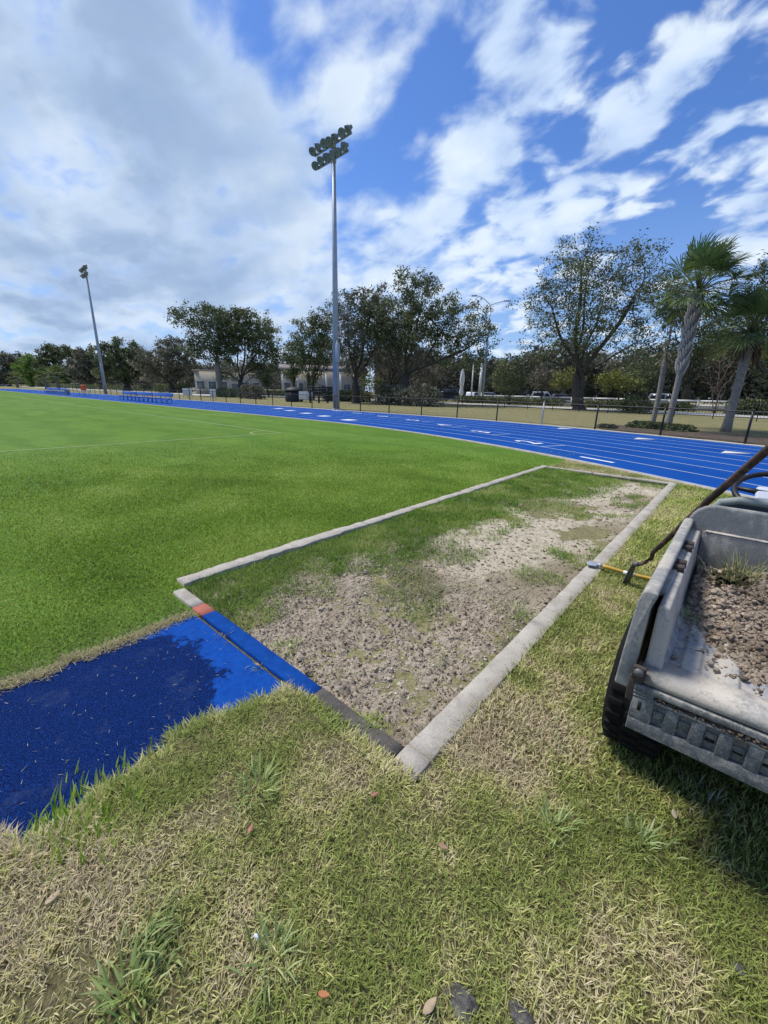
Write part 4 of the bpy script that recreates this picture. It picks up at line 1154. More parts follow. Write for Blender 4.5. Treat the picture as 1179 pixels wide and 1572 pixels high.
def tubes(p0, p1, r0, r1, n):
    d = p1 - p0; d /= np.linalg.norm(d, axis=1)[:, None] + 1e-9
    h = np.where(np.abs(d[:, 2:]) < .9, np.array([[0, 0, 1.]]), np.array([[1., 0, 0]]))
    a = np.cross(h, d); a /= np.linalg.norm(a, axis=1)[:, None] + 1e-9; b = np.cross(d, a)
    th = np.arange(n) * 2 * np.pi / n; c, s = np.cos(th)[None, :, None], np.sin(th)[None, :, None]
    A = p0[:, None] + r0[:, None, None] * (a[:, None] * c + b[:, None] * s)
    Bm = p1[:, None] + r1[:, None, None] * (a[:, None] * c + b[:, None] * s)
    m = len(p0); V = np.concatenate([A, Bm], 1).reshape(-1, 3)
    i = np.arange(m)[:, None] * 2 * n; k = np.arange(n)[None]
    Fq = np.stack([i + k, i + (k + 1) % n, i + n + (k + 1) % n, i + n + k], 2).reshape(-1, 4)
    return V, Fq

def leaves(c, size, col):
    n = len(c)
    u = rng.normal(size=(n, 3)); u /= np.linalg.norm(u, axis=1)[:, None]
    w = rng.normal(size=(n, 3)); w -= (w * u).sum(1)[:, None] * u; w /= np.linalg.norm(w, axis=1)[:, None]
    s = size[:, None]
    V = np.stack([c - u * s, c + w * s * .42, c + u * s, c - w * s * .42], 1).reshape(-1, 3)
    i = np.arange(n) * 4
    return V, [np.c_[i, i + 1, i + 2, i + 3]], np.repeat(col, 4, 0)

PAL = {'oak': [(0, (.048, .064, .028)), (.45, (.115, .142, .056)), (.8, (.195, .215, .090)), (1, (.29, .28, .14))],
       'moss': [(0, (.062, .068, .042)), (.4, (.148, .150, .094)), (.75, (.24, .225, .155)), (1, (.35, .31, .235))],
       'yellow': [(0, (.070, .088, .020)), (.5, (.195, .215, .045)), (1, (.32, .31, .075))],
       'green': [(0, (.060, .120, .018)), (.5, (.17, .30, .045)), (1, (.28, .40, .08))],
       'grey': [(0, (.060, .060, .042)), (.5, (.158, .150, .106)), (1, (.29, .255, .19))]}

def oak(name, label, u, D, ells, vfork, trunk_r, cat='tree', group='oaks beyond the track', dens=1.0, leaf=.15, pal='oak', natt=1300, nleaf=9, stems=1, bark='bark', lean=0., spread=.26, tipr=.014, bare=0., base=None, dk=.6, limbs=0):
    """ells: crown ellipses (u, v, ru, rv) in photo pixels; vfork: row where the trunk divides"""
    base = at_dist(u, D) if base is None else base
    sc = max(1., math.hypot(base[0], base[1]) / D)
    leaf = leaf * sc; spread = spread * sc; tipr = tipr * sc; trunk_r = trunk_r * sc; dk = dk * sc
    r, a = frame(base)
    E_ = []
    for cu, cv, ru, rv in ells:
        x, z, t = local_px(base, cu, cv); x1, _, _ = local_px(base, cu + ru, cv); _, z1, _ = local_px(base, cu, cv - rv)
        E_.append((x, z, abs(x1 - x), abs(z1 - z)))
    zf = max(local_px(base, u, vfork)[1], .5); st_ = .45 * sc
    xf = lean
    area = np.array([e[2] * e[3] for e in E_]); n_at = (natt * area / area.sum()).astype(int) + 6
    att = []
    for (x, z, rx, rz), n in zip(E_, n_at):
        nc = max(5, n // 9)
        v = rng.normal(size=(nc, 3)); v /= np.linalg.norm(v, axis=1)[:, None]
        v *= (rng.uniform(0, 1, nc) ** .45)[:, None]
        c = np.c_[x + v[:, 0] * rx, v[:, 1] * rx * .85, z + v[:, 2] * rz]
        q = np.repeat(c, 9, 0) + rng.normal(0, .17 * min(rx, rz) + .12 * sc, (nc * 9, 3)); att.append(q)
    att = np.concatenate(att); att = att[att[:, 2] > zf * .75]
    start = []; nst = max(2, int(zf / st_))
    for i in range(nst + 1):
        t = i / nst; start.append(((xf * t + .05 * math.sin(t * 5), .05 * math.cos(t * 4), zf * t - .15), i - 1))
    for k in range(1, stems):
        ang = k * 2.4; prev = 0
        for i in range(1, nst + 1):
            t = i / nst; start.append(((xf * t + math.cos(ang) * .55 * t * (1 + trunk_r), math.sin(ang) * .55 * t, zf * t * (1 + .12 * k) - .15), prev)); prev = len(start) - 1
    # main limbs: one towards each part of the crown
    K = limbs or max(4, min(9, len(att) // 90)); cen = att[rng.choice(len(att), K, replace=False)]
    for _ in range(8):
        lab_ = np.linalg.norm(att[:, None] - cen[None], axis=2).argmin(1)
        cen = np.array([att[lab_ == k].mean(0) if (lab_ == k).any() else cen[k] for k in range(K)])
    S0_ = len(start)
    for k in range(K):
        i0 = int(rng.integers(max(1, int(nst * .72)), nst + 1)) if stems == 1 else int(rng.choice([j for j in range(S0_) if start[j][0][2] > zf * .7]))
        p0 = np.array(start[i0][0]); p3 = p0 + (cen[k] - p0) * .9; dv = p3 - p0; dl = np.linalg.norm(dv)
        hz_ = np.array([dv[0], dv[1], 0.]); p1 = p0 + hz_ * .22 + np.array([0, 0, max(dv[2] * .25, .3)]); p2 = p0 + hz_ * .68 + np.array([0, 0, dv[2] * .55])
        m_ = max(2, int(dl / (.42 * sc))); prev = i0; w1 = rng.uniform(0, 6, 2)
        for j in range(1, m_ + 1):
            t = j / m_; q = (1 - t) ** 3 * p0 + 3 * t * (1 - t) ** 2 * p1 + 3 * t * t * (1 - t) * p2 + t ** 3 * p3
            q = q + np.array([math.sin(t * 7 + w1[0]), math.cos(t * 6 + w1[1]), .7 * math.sin(t * 8 + w1[1])]) * .045 * dl * t * (1 - t) * 2
            start.append((tuple(q), prev)); prev = len(start) - 1
    pos, par = colonize(att, start, step=st_, di=7. * sc, dk=dk)
    n = len(pos); ch = np.zeros(n); acc = np.zeros(n); 
    rad = np.zeros(n); acc = np.zeros(n); E2 = 2.35
    for i in range(n - 1, -1, -1):
        if acc[i] == 0: acc[i] = tipr ** E2
        rad[i] = acc[i] ** (1 / E2)
        if par[i] >= 0: acc[par[i]] += acc[i]
    k = trunk_r / rad[0]
    rad2 = np.where(rad > .03, rad * (1 + (k - 1) * np.clip((rad - .03) / (rad[0] - .03), 0, 1) ** 1.15), rad)
    M3 = np.stack([r, a, np.array([0, 0, 1.])])      # local -> world offsets (rows)
    W = pos @ M3
    i = np.arange(1, n); pr = par[i]; i = i[pr >= 0]; pr = par[i]
    r0 = np.minimum(rad2[pr], rad2[i] * 1.25 + .004); r1 = rad2[i]
    r0 = np.where(pr < nst, rad2[pr] * np.where(pos[pr, 2] < .3, 1.25, 1), r0)
    Vt = []; Ft = []; o = 0
    for lo, hi, ns in ((.10, 9, 9), (.035, .10, 6), (0, .035, 3)):
        m = (r1 >= lo) & (r1 < hi)
        if not m.any(): continue
        v, f = tubes(W[pr[m]], W[i[m]], r0[m], r1[m], ns); Vt.append(v); Ft.append(f + o); o += len(v)
    root = thing(name, label, cat, base, group)
    mesh_obj('trunk', np.concatenate(Vt), [np.concatenate(Ft)], M[bark], root, smooth=True)
    tip = np.where(rad < tipr * 2.1)[0]; tip = tip[tip > nst]
    if bare < 1 and len(tip):
        cn = vnoise(W[tip][:, 0] * .75 + 3 * W[tip][:, 2], W[tip][:, 1] * .75 + W[tip][:, 2] * .8, 31); tip = tip[(rng.uniform(0, 1, len(tip)) > bare) & (cn > .30)]
        m = max(1, int(nleaf * dens * 4.2)); c = np.repeat(W[tip], m, 0); c = c + rng.normal(0, spread, c.shape) * np.array([1, 1, .8])
        s = leaf * .78 * rng.uniform(.35, 1.6, len(c))
        cl = vnoise(c[:, 0] * .55 + c[:, 2] * .4, c[:, 1] * .55 + c[:, 2] * .5, 17)
        t = np.clip(cl * .8 + rng.normal(0, .22, len(c)) + .05, 0, 1)
        V, Fs, C = leaves(c, s, pick(t, PAL[pal]))
        mesh_obj('crown', V, Fs, M['leaf'], root, col=C)
    return root

oak('live_oak', 'large spreading oak with a thin crown and a thick double trunk, left of the palms', 892, 44,
    [(915, 470, 105, 75), (880, 405, 48, 38), (960, 415, 62, 40), (838, 465, 40, 45), (1000, 450, 38, 50), (835, 535, 45, 25), (985, 540, 52, 26), (905, 520, 70, 30)], 580, .62, natt=2200, nleaf=8, stems=2, leaf=.13, spread=.32, dens=.85, bare=.08, pal='oak')
oak('live_oak', 'broad oak with a long low bough reaching right, above the parked cars', 621, 48,
    [(655, 470, 66, 42), (632, 437, 42, 24), (700, 500, 50, 28), (588, 488, 44, 30), (745, 518, 30, 22), (605, 500, 40, 40), (705, 553, 50, 14), (660, 520, 50, 28)], 572, .48, natt=1900, nleaf=9, leaf=.15, pal='oak')
oak('live_oak', 'grey mossy oak right behind the near floodlight pole', 546, 50,
    [(540, 480, 36, 30), (565, 470, 34, 26), (545, 525, 40, 35), (580, 520, 32, 34), (560, 555, 40, 18)], 578, .45, natt=1500, nleaf=10, leaf=.15, pal='moss')
oak('live_oak', 'mossy grey leaved oak filling the gap left of the long low bough', 600, 55,
    [(610, 520, 38, 38), (640, 560, 42, 24), (590, 555, 34, 26)], 585, .32, natt=840, nleaf=9, leaf=.15, pal='grey')
for u_, D_, e_, lab in ((452, 62, [(455, 545, 17, 20), (446, 570, 12, 10)], 'small dark tree with a thin straight trunk by the round bin'),
                        (474, 58, [(478, 510, 24, 26), (490, 540, 22, 24), (468, 540, 18, 26)], 'narrow dark oak, leftmost of the pair next to the floodlight pole'),
                        (480.5, 60, [(497, 500, 18, 20), (500, 535, 18, 22)], 'narrow dark oak, nearest the left side of the floodlight pole')):
    oak('live_oak', lab, u_, D_, e_, 578, .20, natt=660, nleaf=10, leaf=.16, pal='oak')
oak('live_oak', 'wide dark oak with low limbs, right of the pale trunked oak', 370, 62,
    [(388, 512, 36, 34), (410, 545, 26, 26), (365, 490, 26, 18), (350, 535, 18, 22), (400, 570, 24, 9), (348, 576, 14, 5)], 580, .42, base=at_off(370, TW + 15), natt=1400, nleaf=10, leaf=.17, pal='oak')
oak('live_oak', 'tall oak with a pale trunk and a high crown', 337, 58,
    [(322, 490, 44, 22), (292, 487, 28, 16), (345, 520, 28, 30), (300, 535, 24, 16), (320, 515, 34, 20)], 545, .36, base=at_off(337, TW + 12), natt=1300, nleaf=10, leaf=.16, pal='oak', bark='bark_pale')
oak('live_oak', 'round grey green oak behind the gate, left of the tall oak', 264, 72,
    [(262, 548, 40, 24), (237, 555, 30, 22), (290, 558, 22, 18), (250, 575, 30, 10)], 588, .42, base=at_off(264, TW + 17), natt=1120, nleaf=10, leaf=.19, pal='moss')
oak('live_oak', 'dark dense oak just right of the far floodlight pole', 195, 78,
    [(190, 548, 34, 22), (166, 552, 24, 22), (216, 555, 20, 20), (180, 572, 34, 12)], 588, .55, base=at_off(195, TW + 17), natt=1120, nleaf=12, leaf=.21, pal='oak')
oak('live_oak', 'dark oak left of the far floodlight pole', 138, 84, [(140, 556, 24, 20), (125, 565, 20, 16), (150, 575, 18, 12)], 590, .4, base=at_off(138, TW + 19), natt=760, nleaf=11, leaf=.22, pal='moss')
oak('live_oak', 'tall dark oak behind the small palms', 96, 90, [(92, 545, 28, 18), (75, 558, 20, 16), (112, 556, 18, 16), (95, 575, 30, 12)], 590, .5, base=at_off(96, TW + 22), natt=920, nleaf=12, leaf=.23, pal='oak')
oak('broad_tree', 'bright green rounded tree above the small palms', 49, 82, [(48, 560, 19, 13), (38, 568, 12, 10), (60, 566, 12, 9)], 590, .25, base=at_off(49, TW + 13), natt=640, nleaf=12, leaf=.19, pal='green', group='small trees and shrubs')
oak('live_oak', 'grey green oak at the far left edge', 14, 96, [(12, 560, 24, 16), (30, 555, 14, 12), (2, 575, 20, 10)], 592, .4, base=at_off(14, TW + 20), natt=760, nleaf=12, leaf=.24, pal='moss')
oak('live_oak', 'dark oak behind the left hand palm, partly hidden by its trunk', 1052, 56, [(1050, 470, 34, 38), (1075, 520, 44, 32), (1035, 545, 36, 22), (1100, 500, 30, 30)], 588, .40, natt=1240, nleaf=8, leaf=.16, pal='oak', dens=.9)
oak('live_oak', 'dark oak behind the right hand palm at the edge', 1188, 50, [(1170, 440, 34, 34), (1150, 490, 44, 34), (1200, 500, 50, 50), (1135, 530, 34, 20)], 585, .45, natt=1360, nleaf=8, leaf=.16, pal='oak', dens=.9)
oak('slender_tree', 'slender tree with a bare grey trunk beside the left hand palm', 1009, 31, [(1042, 455, 16, 24), (1055, 475, 14, 16), (1030, 478, 13, 14)], 500, .13, natt=300, nleaf=6, leaf=.13, pal='moss', bark='bark_pale', base=at_off(1009, TW + 4.6), group='small trees and shrubs', dk=.5)
oak('bare_shrub', 'leafless many stemmed shrub between the two palms', 1101, 46, [(1105, 575, 24, 20), (1090, 570, 14, 14), (1120, 570, 14, 16)], 605, .10, natt=840, stems=5, bare=1., bark='twig', tipr=.012, group='small trees and shrubs', dk=.42)
# understorey
for u_, D_, e_, pl, lab in ((783, 52, [(780, 572, 24, 22), (765, 590, 18, 14), (795, 590, 18, 14)], 'oak', 'dark bushy tree right of the stout white pole'),
                            (832, 58, [(832, 580, 20, 16), (822, 592, 14, 10)], 'grey', 'pale grey green bush left of the big oak trunk'),
                            (858, 60, [(858, 588, 14, 12), (850, 580, 10, 10)], 'grey', 'small grey bush beside the big oak trunk'),
                            (880, 55, [(865, 582, 16, 12), (880, 575, 14, 10)], 'yellow', 'olive green bush just behind the big oak trunk'),
                            (950, 54, [(945, 580, 22, 14), (962, 588, 18, 10), (930, 590, 16, 10)], 'yellow', 'yellow green shrub right of the big oak trunk'),
                            (568, 53, [(566, 590, 12, 14), (574, 596, 10, 10)], 'yellow', 'yellow green bush at the foot of the mossy oak'),
                            (985, 62, [(985, 575, 22, 20), (1000, 585, 16, 14)], 'oak', 'dark bush behind the slender tree'),
                            (412, 75, [(410, 582, 9, 8)], 'oak', 'small clipped round tree in front of the columned building'),
                            (655, 62, [(650, 580, 16, 18), (670, 575, 14, 12)], 'grey', 'grey brown thicket below the long low bough')):
    oak('bush', lab, u_, D_, e_, 604, .10, cat='bush', natt=520, nleaf=11, leaf=.14, pal=pl, group='small trees and shrubs')

def leaf_mound(name, label, pts, rad, h, n, pal, leaf=.10, cat='hedge', group=None, base=None, box=False):
    """hedge or bush: leaves through a rounded body standing on the ground along pts"""
    pts = np.array(pts); base = pts[len(pts) // 2] if base is None else base
    root = thing(name, label, cat, base, group)
    k = rng.integers(0, len(pts), n); th = rng.uniform(0, 2 * np.pi, n); q = rng.uniform(0, 1, n) ** .35
    zz = rng.uniform(0, 1, n) ** .8
    prof = np.where(box, 1 - .25 * zz ** 4, np.sqrt(np.maximum(1 - zz ** 2, 0)) * .95 + .05)
    c = pts[k] + np.c_[np.cos(th) * q * rad * prof, np.sin(th) * q * rad * prof, zz * h]
    c[:, 2] += (fbm(c[:, 0] * 1.2, c[:, 1] * 1.2, 3, 77) - .5) * h * .5 * zz
    t = np.clip(vnoise(c[:, 0] * 1.6 + c[:, 2], c[:, 1] * 1.6, 23) * .8 + rng.normal(0, .2, n), 0, 1)
    V, Fs, C = leaves(c - np.array(base), leaf * rng.uniform(.6, 1.3, n), pick(t, PAL[pal]))
    mesh_obj('foliage', V, Fs, M['leaf'], root, col=C)
    b = B()
    for p in pts[::max(1, len(pts) // 12)]:
        for j in range(3):
            e = p + np.array([rng.normal(0, .3) * rad, rng.normal(0, .3) * rad, h * .7]); b.tube([p + (0, 0, -.05), (p + e) / 2 + rng.normal(0, .05, 3), e], [.03, .022, .008], 5)
    b.build('stem', M['hedge_twig'], root)['kind'] = 'stuff'
    return root
def dense_path(u0, u1, off, step=.35): return resample(offset_path(u0, u1, off), step)
leaf_mound('hedge', 'long dark hedge below the white rail fence, left of the big oak trunk', dense_path(705, 862, TW + 27.5), .9, .8, 7000, 'oak', .12, group='hedges along the car park', box=True)
leaf_mound('hedge', 'dark hedge below the white rail fence, right of the big oak trunk', dense_path(905, 1062, TW + 27.5), .9, .75, 7000, 'oak', .12, group='hedges along the car park', box=True)
leaf_mound('hedge', 'dark hedge at the right edge behind the right hand palm', dense_path(1135, 1230, TW + 24), .9, 1.3, 4500, 'oak', .12, group='hedges along the car park', box=True)
leaf_mound('hedge', 'dark hedge behind the near blue benches', dense_path(150, 250, TW + 21, .6), 1.2, 1.4, 5000, 'oak', .18, group='hedges along the car park', box=True)
leaf_mound('hedge', 'dark hedge under the round grey green oak', dense_path(240, 290, TW + 19, .6), 1.1, 1.9, 4000, 'oak', .18, group='hedges along the car park', box=True)
leaf_mound('hedge', 'low dark hedge beside the columned building', dense_path(395, 470, TW + 23, .6), 1.0, 1.0, 4500, 'oak', .16, group='hedges along the car park', box=True)
leaf_mound('hedge', 'dark hedge behind the near floodlight pole', dense_path(505, 560, TW + 14, .5), 1.0, 1.2, 4500, 'oak', .15, group='hedges along the car park', box=True)
leaf_mound('hedge', 'far dark hedge below the small palms', dense_path(-30, 150, TW + 16, .8), 1.3, 1.5, 5500, 'oak', .22, group='hedges along the car park', box=True)
leaf_mound('bush', 'spreading dark bush on the bank below the broad oak', [at_off(u_, TW + 11) for u_ in np.linspace(588, 662, 12)], 1.5, 2.0, 8000, 'moss', .13, 'bush', 'small trees and shrubs')
leaf_mound('bush', 'grey green clump by the path in front of the wide dark oak', [at_off(u_, TW + 9) for u_ in np.linspace(374, 398, 6)], 1.1, 1.8, 3500, 'grey', .13, 'bush', 'small trees and shrubs')
leaf_mound('bush', 'low dark clump at the foot of the pale trunked oak', [at_off(u_, TW + 10) for u_ in np.linspace(338, 358, 5)], 1.1, 1.3, 2600, 'oak', .13, 'bush', 'small trees and shrubs')
leaf_mound('bush', 'dark clipped bush in front of the right hand hedge', [at_off(u_, TW + 17) for u_ in np.linspace(966, 990, 5)], .9, 1.3, 2600, 'oak', .11, 'bush', 'small trees and shrubs')
leaf_mound('ground_cover', 'low spreading green plant around the foot of the left hand palm', [at_off(u_, TW + 2.6) for u_ in np.linspace(985, 1062, 14)], .55, .34, 7000, 'oak', .07, 'plant', 'small trees and shrubs')
leaf_mound('ground_cover', 'small low plant by the fence left of the palms', [at_off(u_, TW + 1.2) for u_ in np.linspace(932, 948, 4)], .3, .2, 900, 'moss', .06, 'plant', 'small trees and shrubs')
# mulch bed around the palms
A = offset_path(930, 1330, TW + .55); C = offset_path(930, 1330, TW + 3.6)
rows = []
for t in np.linspace(0, 1, 6):
    q = A + (C - A) * t; q[:, 2] = zgnd(q[:, 0], q[:, 1]) + .05 * math.sin(t * math.pi) + .012; rows.append(q)
n_ = len(A); i = np.arange(n_ - 1)
struct(mesh_obj('mulch_bed', np.concatenate(rows), [np.concatenate([np.c_[i + k * n_, i + k * n_ + 1, i + (k + 1) * n_ + 1, i + (k + 1) * n_] for k in range(5)])], M['mulch'], smooth=True))

# far wood that reads as one dark mass
n = 200000
uu = np.concatenate([rng.uniform(575, 1300, n // 2), rng.uniform(-120, 560, n // 2)])
dd = np.concatenate([rng.uniform(86, 112, n // 2), rng.uniform(YS + TW + 42, YS + TW + 75, n // 2)])
v = CY + ((uu - CX) * RT[2] + F * FW[2]) / UP[2]
d3 = (uu - CX)[:, None] * RT + (CY - v)[:, None] * UP + F * FW; d3 = d3[:, :2] / np.linalg.norm(d3[:, :2], axis=1)[:, None]
dd = np.where(uu < 560, np.minimum(dd / np.maximum(d3[:, 1], .05), 520), dd); x = d3[:, 0] * dd; y = d3[:, 1] * dd
top = (6.5 + 5.5 * fbm(x * .10, y * .10, 3, 501)) * (1 + .25 * sstep(950, 1150, uu)) * np.where(uu < 560, .9, .9)
zz = rng.uniform(0, 1, n) ** .75
c = np.c_[x, y, 1. + zz * top * (.75 + .5 * vnoise(x * .5, y * .5, 503))]
t = np.clip(vnoise(x * .3 + c[:, 2] * .3, y * .3, 505) * .75 + rng.normal(0, .2, n), 0, 1)
V, Fs, C = leaves(c, (.36 * np.maximum(1, dd / 120)) * rng.uniform(.5, 1.5, n), pick(t, PAL['moss']) * .85)
stuff(mesh_obj('far_woodland', V, Fs, M['leaf'], col=C), 'dark belt of woodland behind the car park', 'woodland')

# ------------------------------------------------------------------ palms
def palm(label, base, vcrown, trunk_r, nfr, flen, boots, wind=.35, group='palms', pal=((.06, .11, .03), (.14, .21, .065), (.28, .32, .13)), skirt=0, seed=0, zc=None):
    rg = np.random.default_rng(seed)
    h = (z_at(base, vcrown) - base[2]) if zc is None else zc
    r, a = frame(base); root = thing('sabal_palm', label, 'palm', base, group); up = np.array([0, 0, 1.])
    t = np.linspace(0, 1, 14); rad = trunk_r * (1.25 - .35 * np.minimum(t * 6, 1) + .18 * sstep(.45, .8, t))
    P = np.c_[np.sin(t * 2.2) * .04 * r[0] * h / 6, np.sin(t * 2.2) * .04 * r[1] * h / 6, t * h - .1 * (t < .01)]
    b = B(); b.tube(P, rad, 14); V = np.concatenate(b.v)
    tr = b.build('trunk', M['palm_bark'], root, smooth=True, rel=False)
    if boots:
        b = B(); nb = 190
        for k in range(nb):
            f = .44 + .56 * k / nb; ang = k * 2.399; zc_ = f * h
            c = np.array([np.interp(f, t, P[:, 0]), np.interp(f, t, P[:, 1]), zc_]); rr = np.interp(f, t, rad)
            o_ = np.array([math.cos(ang), math.sin(ang), 0]); s_ = np.array([-math.sin(ang), math.cos(ang), 0])
            sg = 1 if k % 2 else -1
            p0 = c + o_ * rr * .95 - up * .12; p1 = c + o_ * (rr + .05) + s_ * .09 * sg + up * .12; p2 = c + o_ * (rr + .09 + .04 * rg.random()) + s_ * .13 * sg + up * .30
            b.tube([p0, p1, p2], [.040, .036, .020], 4)
        b.build('boot', M['boot'], root, rel=False)['kind'] = 'stuff'
    top = P[-1]; VV = []; CC = []; Pt = B()
    for k in range(nfr):
        az = k * 2.399 + rg.uniform(-.2, .2); f = k / nfr
        el = (1.4 - 1.75 * f) + rg.uniform(-.15, .15)
        d = np.array([math.cos(az) * math.cos(el), math.sin(az) * math.cos(el), math.sin(el)]) + r * wind * .5; d /= np.linalg.norm(d)
        L_ = flen * rg.uniform(.85, 1.1)
        p1 = top + d * L_ * .55 + up * .05; p2 = top + d * L_ - up * .18 * L_ * (1 - abs(d[2]))
        Pt.tube([top + d * .08, p1, p2], [.030, .020, .014], 4)
        ax = p2 - p1; ax /= np.linalg.norm(ax)
        sd_ = np.cross(ax, up); sd_ /= np.linalg.norm(sd_) + 1e-6; nn = np.cross(sd_, ax)
        nl = 32; ll = flen * .9
        tone = rg.uniform(0, 1)
        for j in range(nl):
            th = (j / (nl - 1) - .5) * 3.7
            dd_ = ax * math.cos(th) + sd_ * math.sin(th) + nn * (.28 * abs(math.sin(th)) + rg.normal(0, .06)) + r * wind * .35
            dd_ /= np.linalg.norm(dd_); l = ll * (1 - .22 * abs(th) / 1.85) * rg.uniform(.85, 1.1)
            wv = np.cross(dd_, nn); wv /= np.linalg.norm(wv) + 1e-6; wd = .021 * flen
            m1 = p2 + dd_ * l * .5; droop = -up * l * (.05 + .14 * rg.random()) + r * wind * .2 * l
            m2 = p2 + dd_ * l * .82 + droop * .55; e = p2 + dd_ * l * .98 + droop * 1.5
            VV += [p2, m1 - wv * wd, m1 + wv * wd, m2 - wv * wd * .6, m2 + wv * wd * .6, e]
            q = np.clip(tone * .6 + rg.normal(.15, .18), 0, 1)
            cc = np.array([np.interp(q, [0, .5, 1], [pal[0][i_], pal[1][i_], pal[2][i_]]) for i_ in range(3)]); CC += [cc] * 6
    V = np.array(VV); i = np.arange(len(V) // 6) * 6
    Pt.build('leaf_stalk', M['palm_stalk'], root, rel=False)['kind'] = 'stuff'
    fo = mesh_obj('frond', V, [np.c_[i, i + 1, i + 2], np.c_[i + 3, i + 4, i + 5], np.c_[i + 1, i + 3, i + 4, i + 2]], M['leaf'], root, col=np.array(CC)); fo['kind'] = 'stuff'
    if skirt:
        b = B()
        for k in range(skirt):
            az = rg.uniform(0, 6.28); o_ = np.array([math.cos(az), math.sin(az), 0]); z0 = top - up * rg.uniform(.0, .7)
            b.tube([z0 + o_ * .2, z0 + o_ * rg.uniform(.3, .5) - up * .2, z0 + o_ * rg.uniform(.35, .7) - up * rg.uniform(.4, .9)], [.05, .06, .02], 4)
        b.build('dead_frond', M['dead'], root, rel=False)['kind'] = 'stuff'
    return root
M['palm_stalk'] = basic('palm_stalk', (.12, .14, .05), None, 9, .6)
M['dead'] = basic('dead_frond', (.16, .10, .065), (.08, .05, .035), 9, .9)
palm('tall palm with a criss cross upper trunk and wind blown fronds', at_off(1034, TW + 2.6), 450, .140, 46, 1.25, True, seed=3)
palm('palm with a smooth grey trunk and brown dead fronds at the right edge', at_off(1126, TW + 4.6), 512, .19, 38, 1.2, False, seed=5, skirt=34, wind=.2)
for u_, lab, sd_, vc in ((71, 'small pale trunked palm, leftmost of the close pair by the far benches', 7, 579), (89, 'small pale trunked palm, rightmost of the close pair by the far benches', 9, 578), (26, 'small palm standing apart at the left of the close pair', 12, 582)):
    palm(lab, at_off(u_, TW + 5), vc, .50, 34, 2.0, False, seed=sd_, wind=.1, pal=((.07, .11, .03), (.18, .23, .07), (.32, .34, .14)))
# ------------------------------------------------------------------ utility vehicle (tail end in view)
veh = thing('utility_vehicle', 'grey utility vehicle with an open dusty cargo bed and lowered tailgate', 'utility vehicle', (.48, 2.9, 0))
FZ = .66; XL, XR, YB, YF = -.045, 1.005, 1.50, 2.58
b = B()   # floor with raised ribs
pitch = .105; prof = [(XL - .01, FZ - .02)]
xk = XL
while xk < XR - .02:
    prof += [(xk, FZ - .006), (xk + .040, FZ - .006), (xk + .050, FZ + .006), (xk + .095, FZ + .006)]; xk += pitch
prof += [(XR + .01, FZ - .006), (XR + .01, FZ - .02)]
b.prism(prof, 'Y', YB + .05, YF + .02)
bed = b.build('bed_floor', M['bedfloor'], veh, bevel=.003)
b = B()   # rounded rear lip
th = np.linspace(0, math.pi * .55, 8)
lp = [(YB + .068, FZ - .03), (YB + .068, FZ + .009)] + [(YB + .005 - .036 * math.sin(t), FZ - .024 + .033 * math.cos(t)) for t in th] + [(YB - .024, FZ - .045), (YB + .0, FZ - .048)]
b.prism(lp, 'X', -.098, 1.058); b.build('bed_lip', M['liner'], veh, smooth=False)
def side_wall(mir):
    f = (lambda x: x) if mir > 0 else (lambda x: .96 - x)
    b = B()
    skin = [(-.166, .575), (-.160, .72), (-.150, .90), (-.142, .938), (-.132, .948), (-.104, .948), (-.097, .938), (-.112, .88), (-.118, .575)]
    n0 = B()
    ys = [1.472, 1.50, 1.60, 2.62]
    rows = []
    for y in ys:
        k = 1.0 if y > 1.49 else .985
        rows.append(np.array([(f(x), y, z if z > .6 else z + (0 if y < 1.61 else .03)) for x, z in skin]))
    n = len(skin); P = np.concatenate(rows); fa = []
    for j in range(len(ys) - 1):
        for k in range(n): fa.append((j * n + k, j * n + (k + 1) % n, (j + 1) * n + (k + 1) % n, (j + 1) * n + k))
    fa += [tuple(range(n)), tuple((len(ys) - 1) * n + k for k in reversed(range(n)))]
    b.add(P, fa); sk = b.build('side_panel', M['bed'], veh, bevel=.006)
    b = B()
    lin = [(-.094, .60), (-.094, .885), (-.088, .895), (-.066, .895), (-.058, .885), (-.046, .67), (-.030, .655), (-.030, .62)]
    b.prism([(f(x), z) for x, z in lin], 'Y', 1.512, 2.60); b.build('bed_liner', M['liner'], veh, bevel=.006)
    for yk in (1.90, 1.965, 2.20, 2.265):
        b = B(); b.box((f(-.082), yk, .902), (.036, .040, .030)); o = b.build('stake_pocket', M['bracket'], None, bevel=.003)
        o.data.transform(Matrix.Translation(-Vector(veh.location))); o.parent = sk
    b = B(); b.box((f(-.100), 2.12, .888), (.030, .96, .030)); b.build('wall_cap', M['bed'], veh, bevel=.006)
    b = B(); b.box((f(-.100), 1.463, .655), (.040, .020, .050)); b.box((f(-.105), 1.478, .585), (.040, .026, .10)); br = b.build('hinge_bracket', M['bracket'], veh, bevel=.004)
    b = B(); b.lathe([(.015, -.008), (.015, 0), (.009, .006), (.0, .006)], (f(-.100), 1.452, .662), 'Y', 10); o = b.build('bolt', M['blade_steel'], None); o.data.transform(Matrix.Translation(-Vector(veh.location))); o.parent = br
side_wall(1); side_wall(-1)
b = B()   # front panel with rounded upper corners
r_ = .11; ztop = 1.035
a_ = np.linspace(math.pi, math.pi / 2, 7); pl = [(-.125, .60)] + [(-.125 + r_ + r_ * math.cos(t), ztop - r_ + r_ * math.sin(t)) for t in a_]
a_ = np.linspace(math.pi / 2, 0, 7); pl += [(1.085 - r_ + r_ * math.cos(t), ztop - r_ + r_ * math.sin(t)) for t in a_] + [(1.085, .60)]
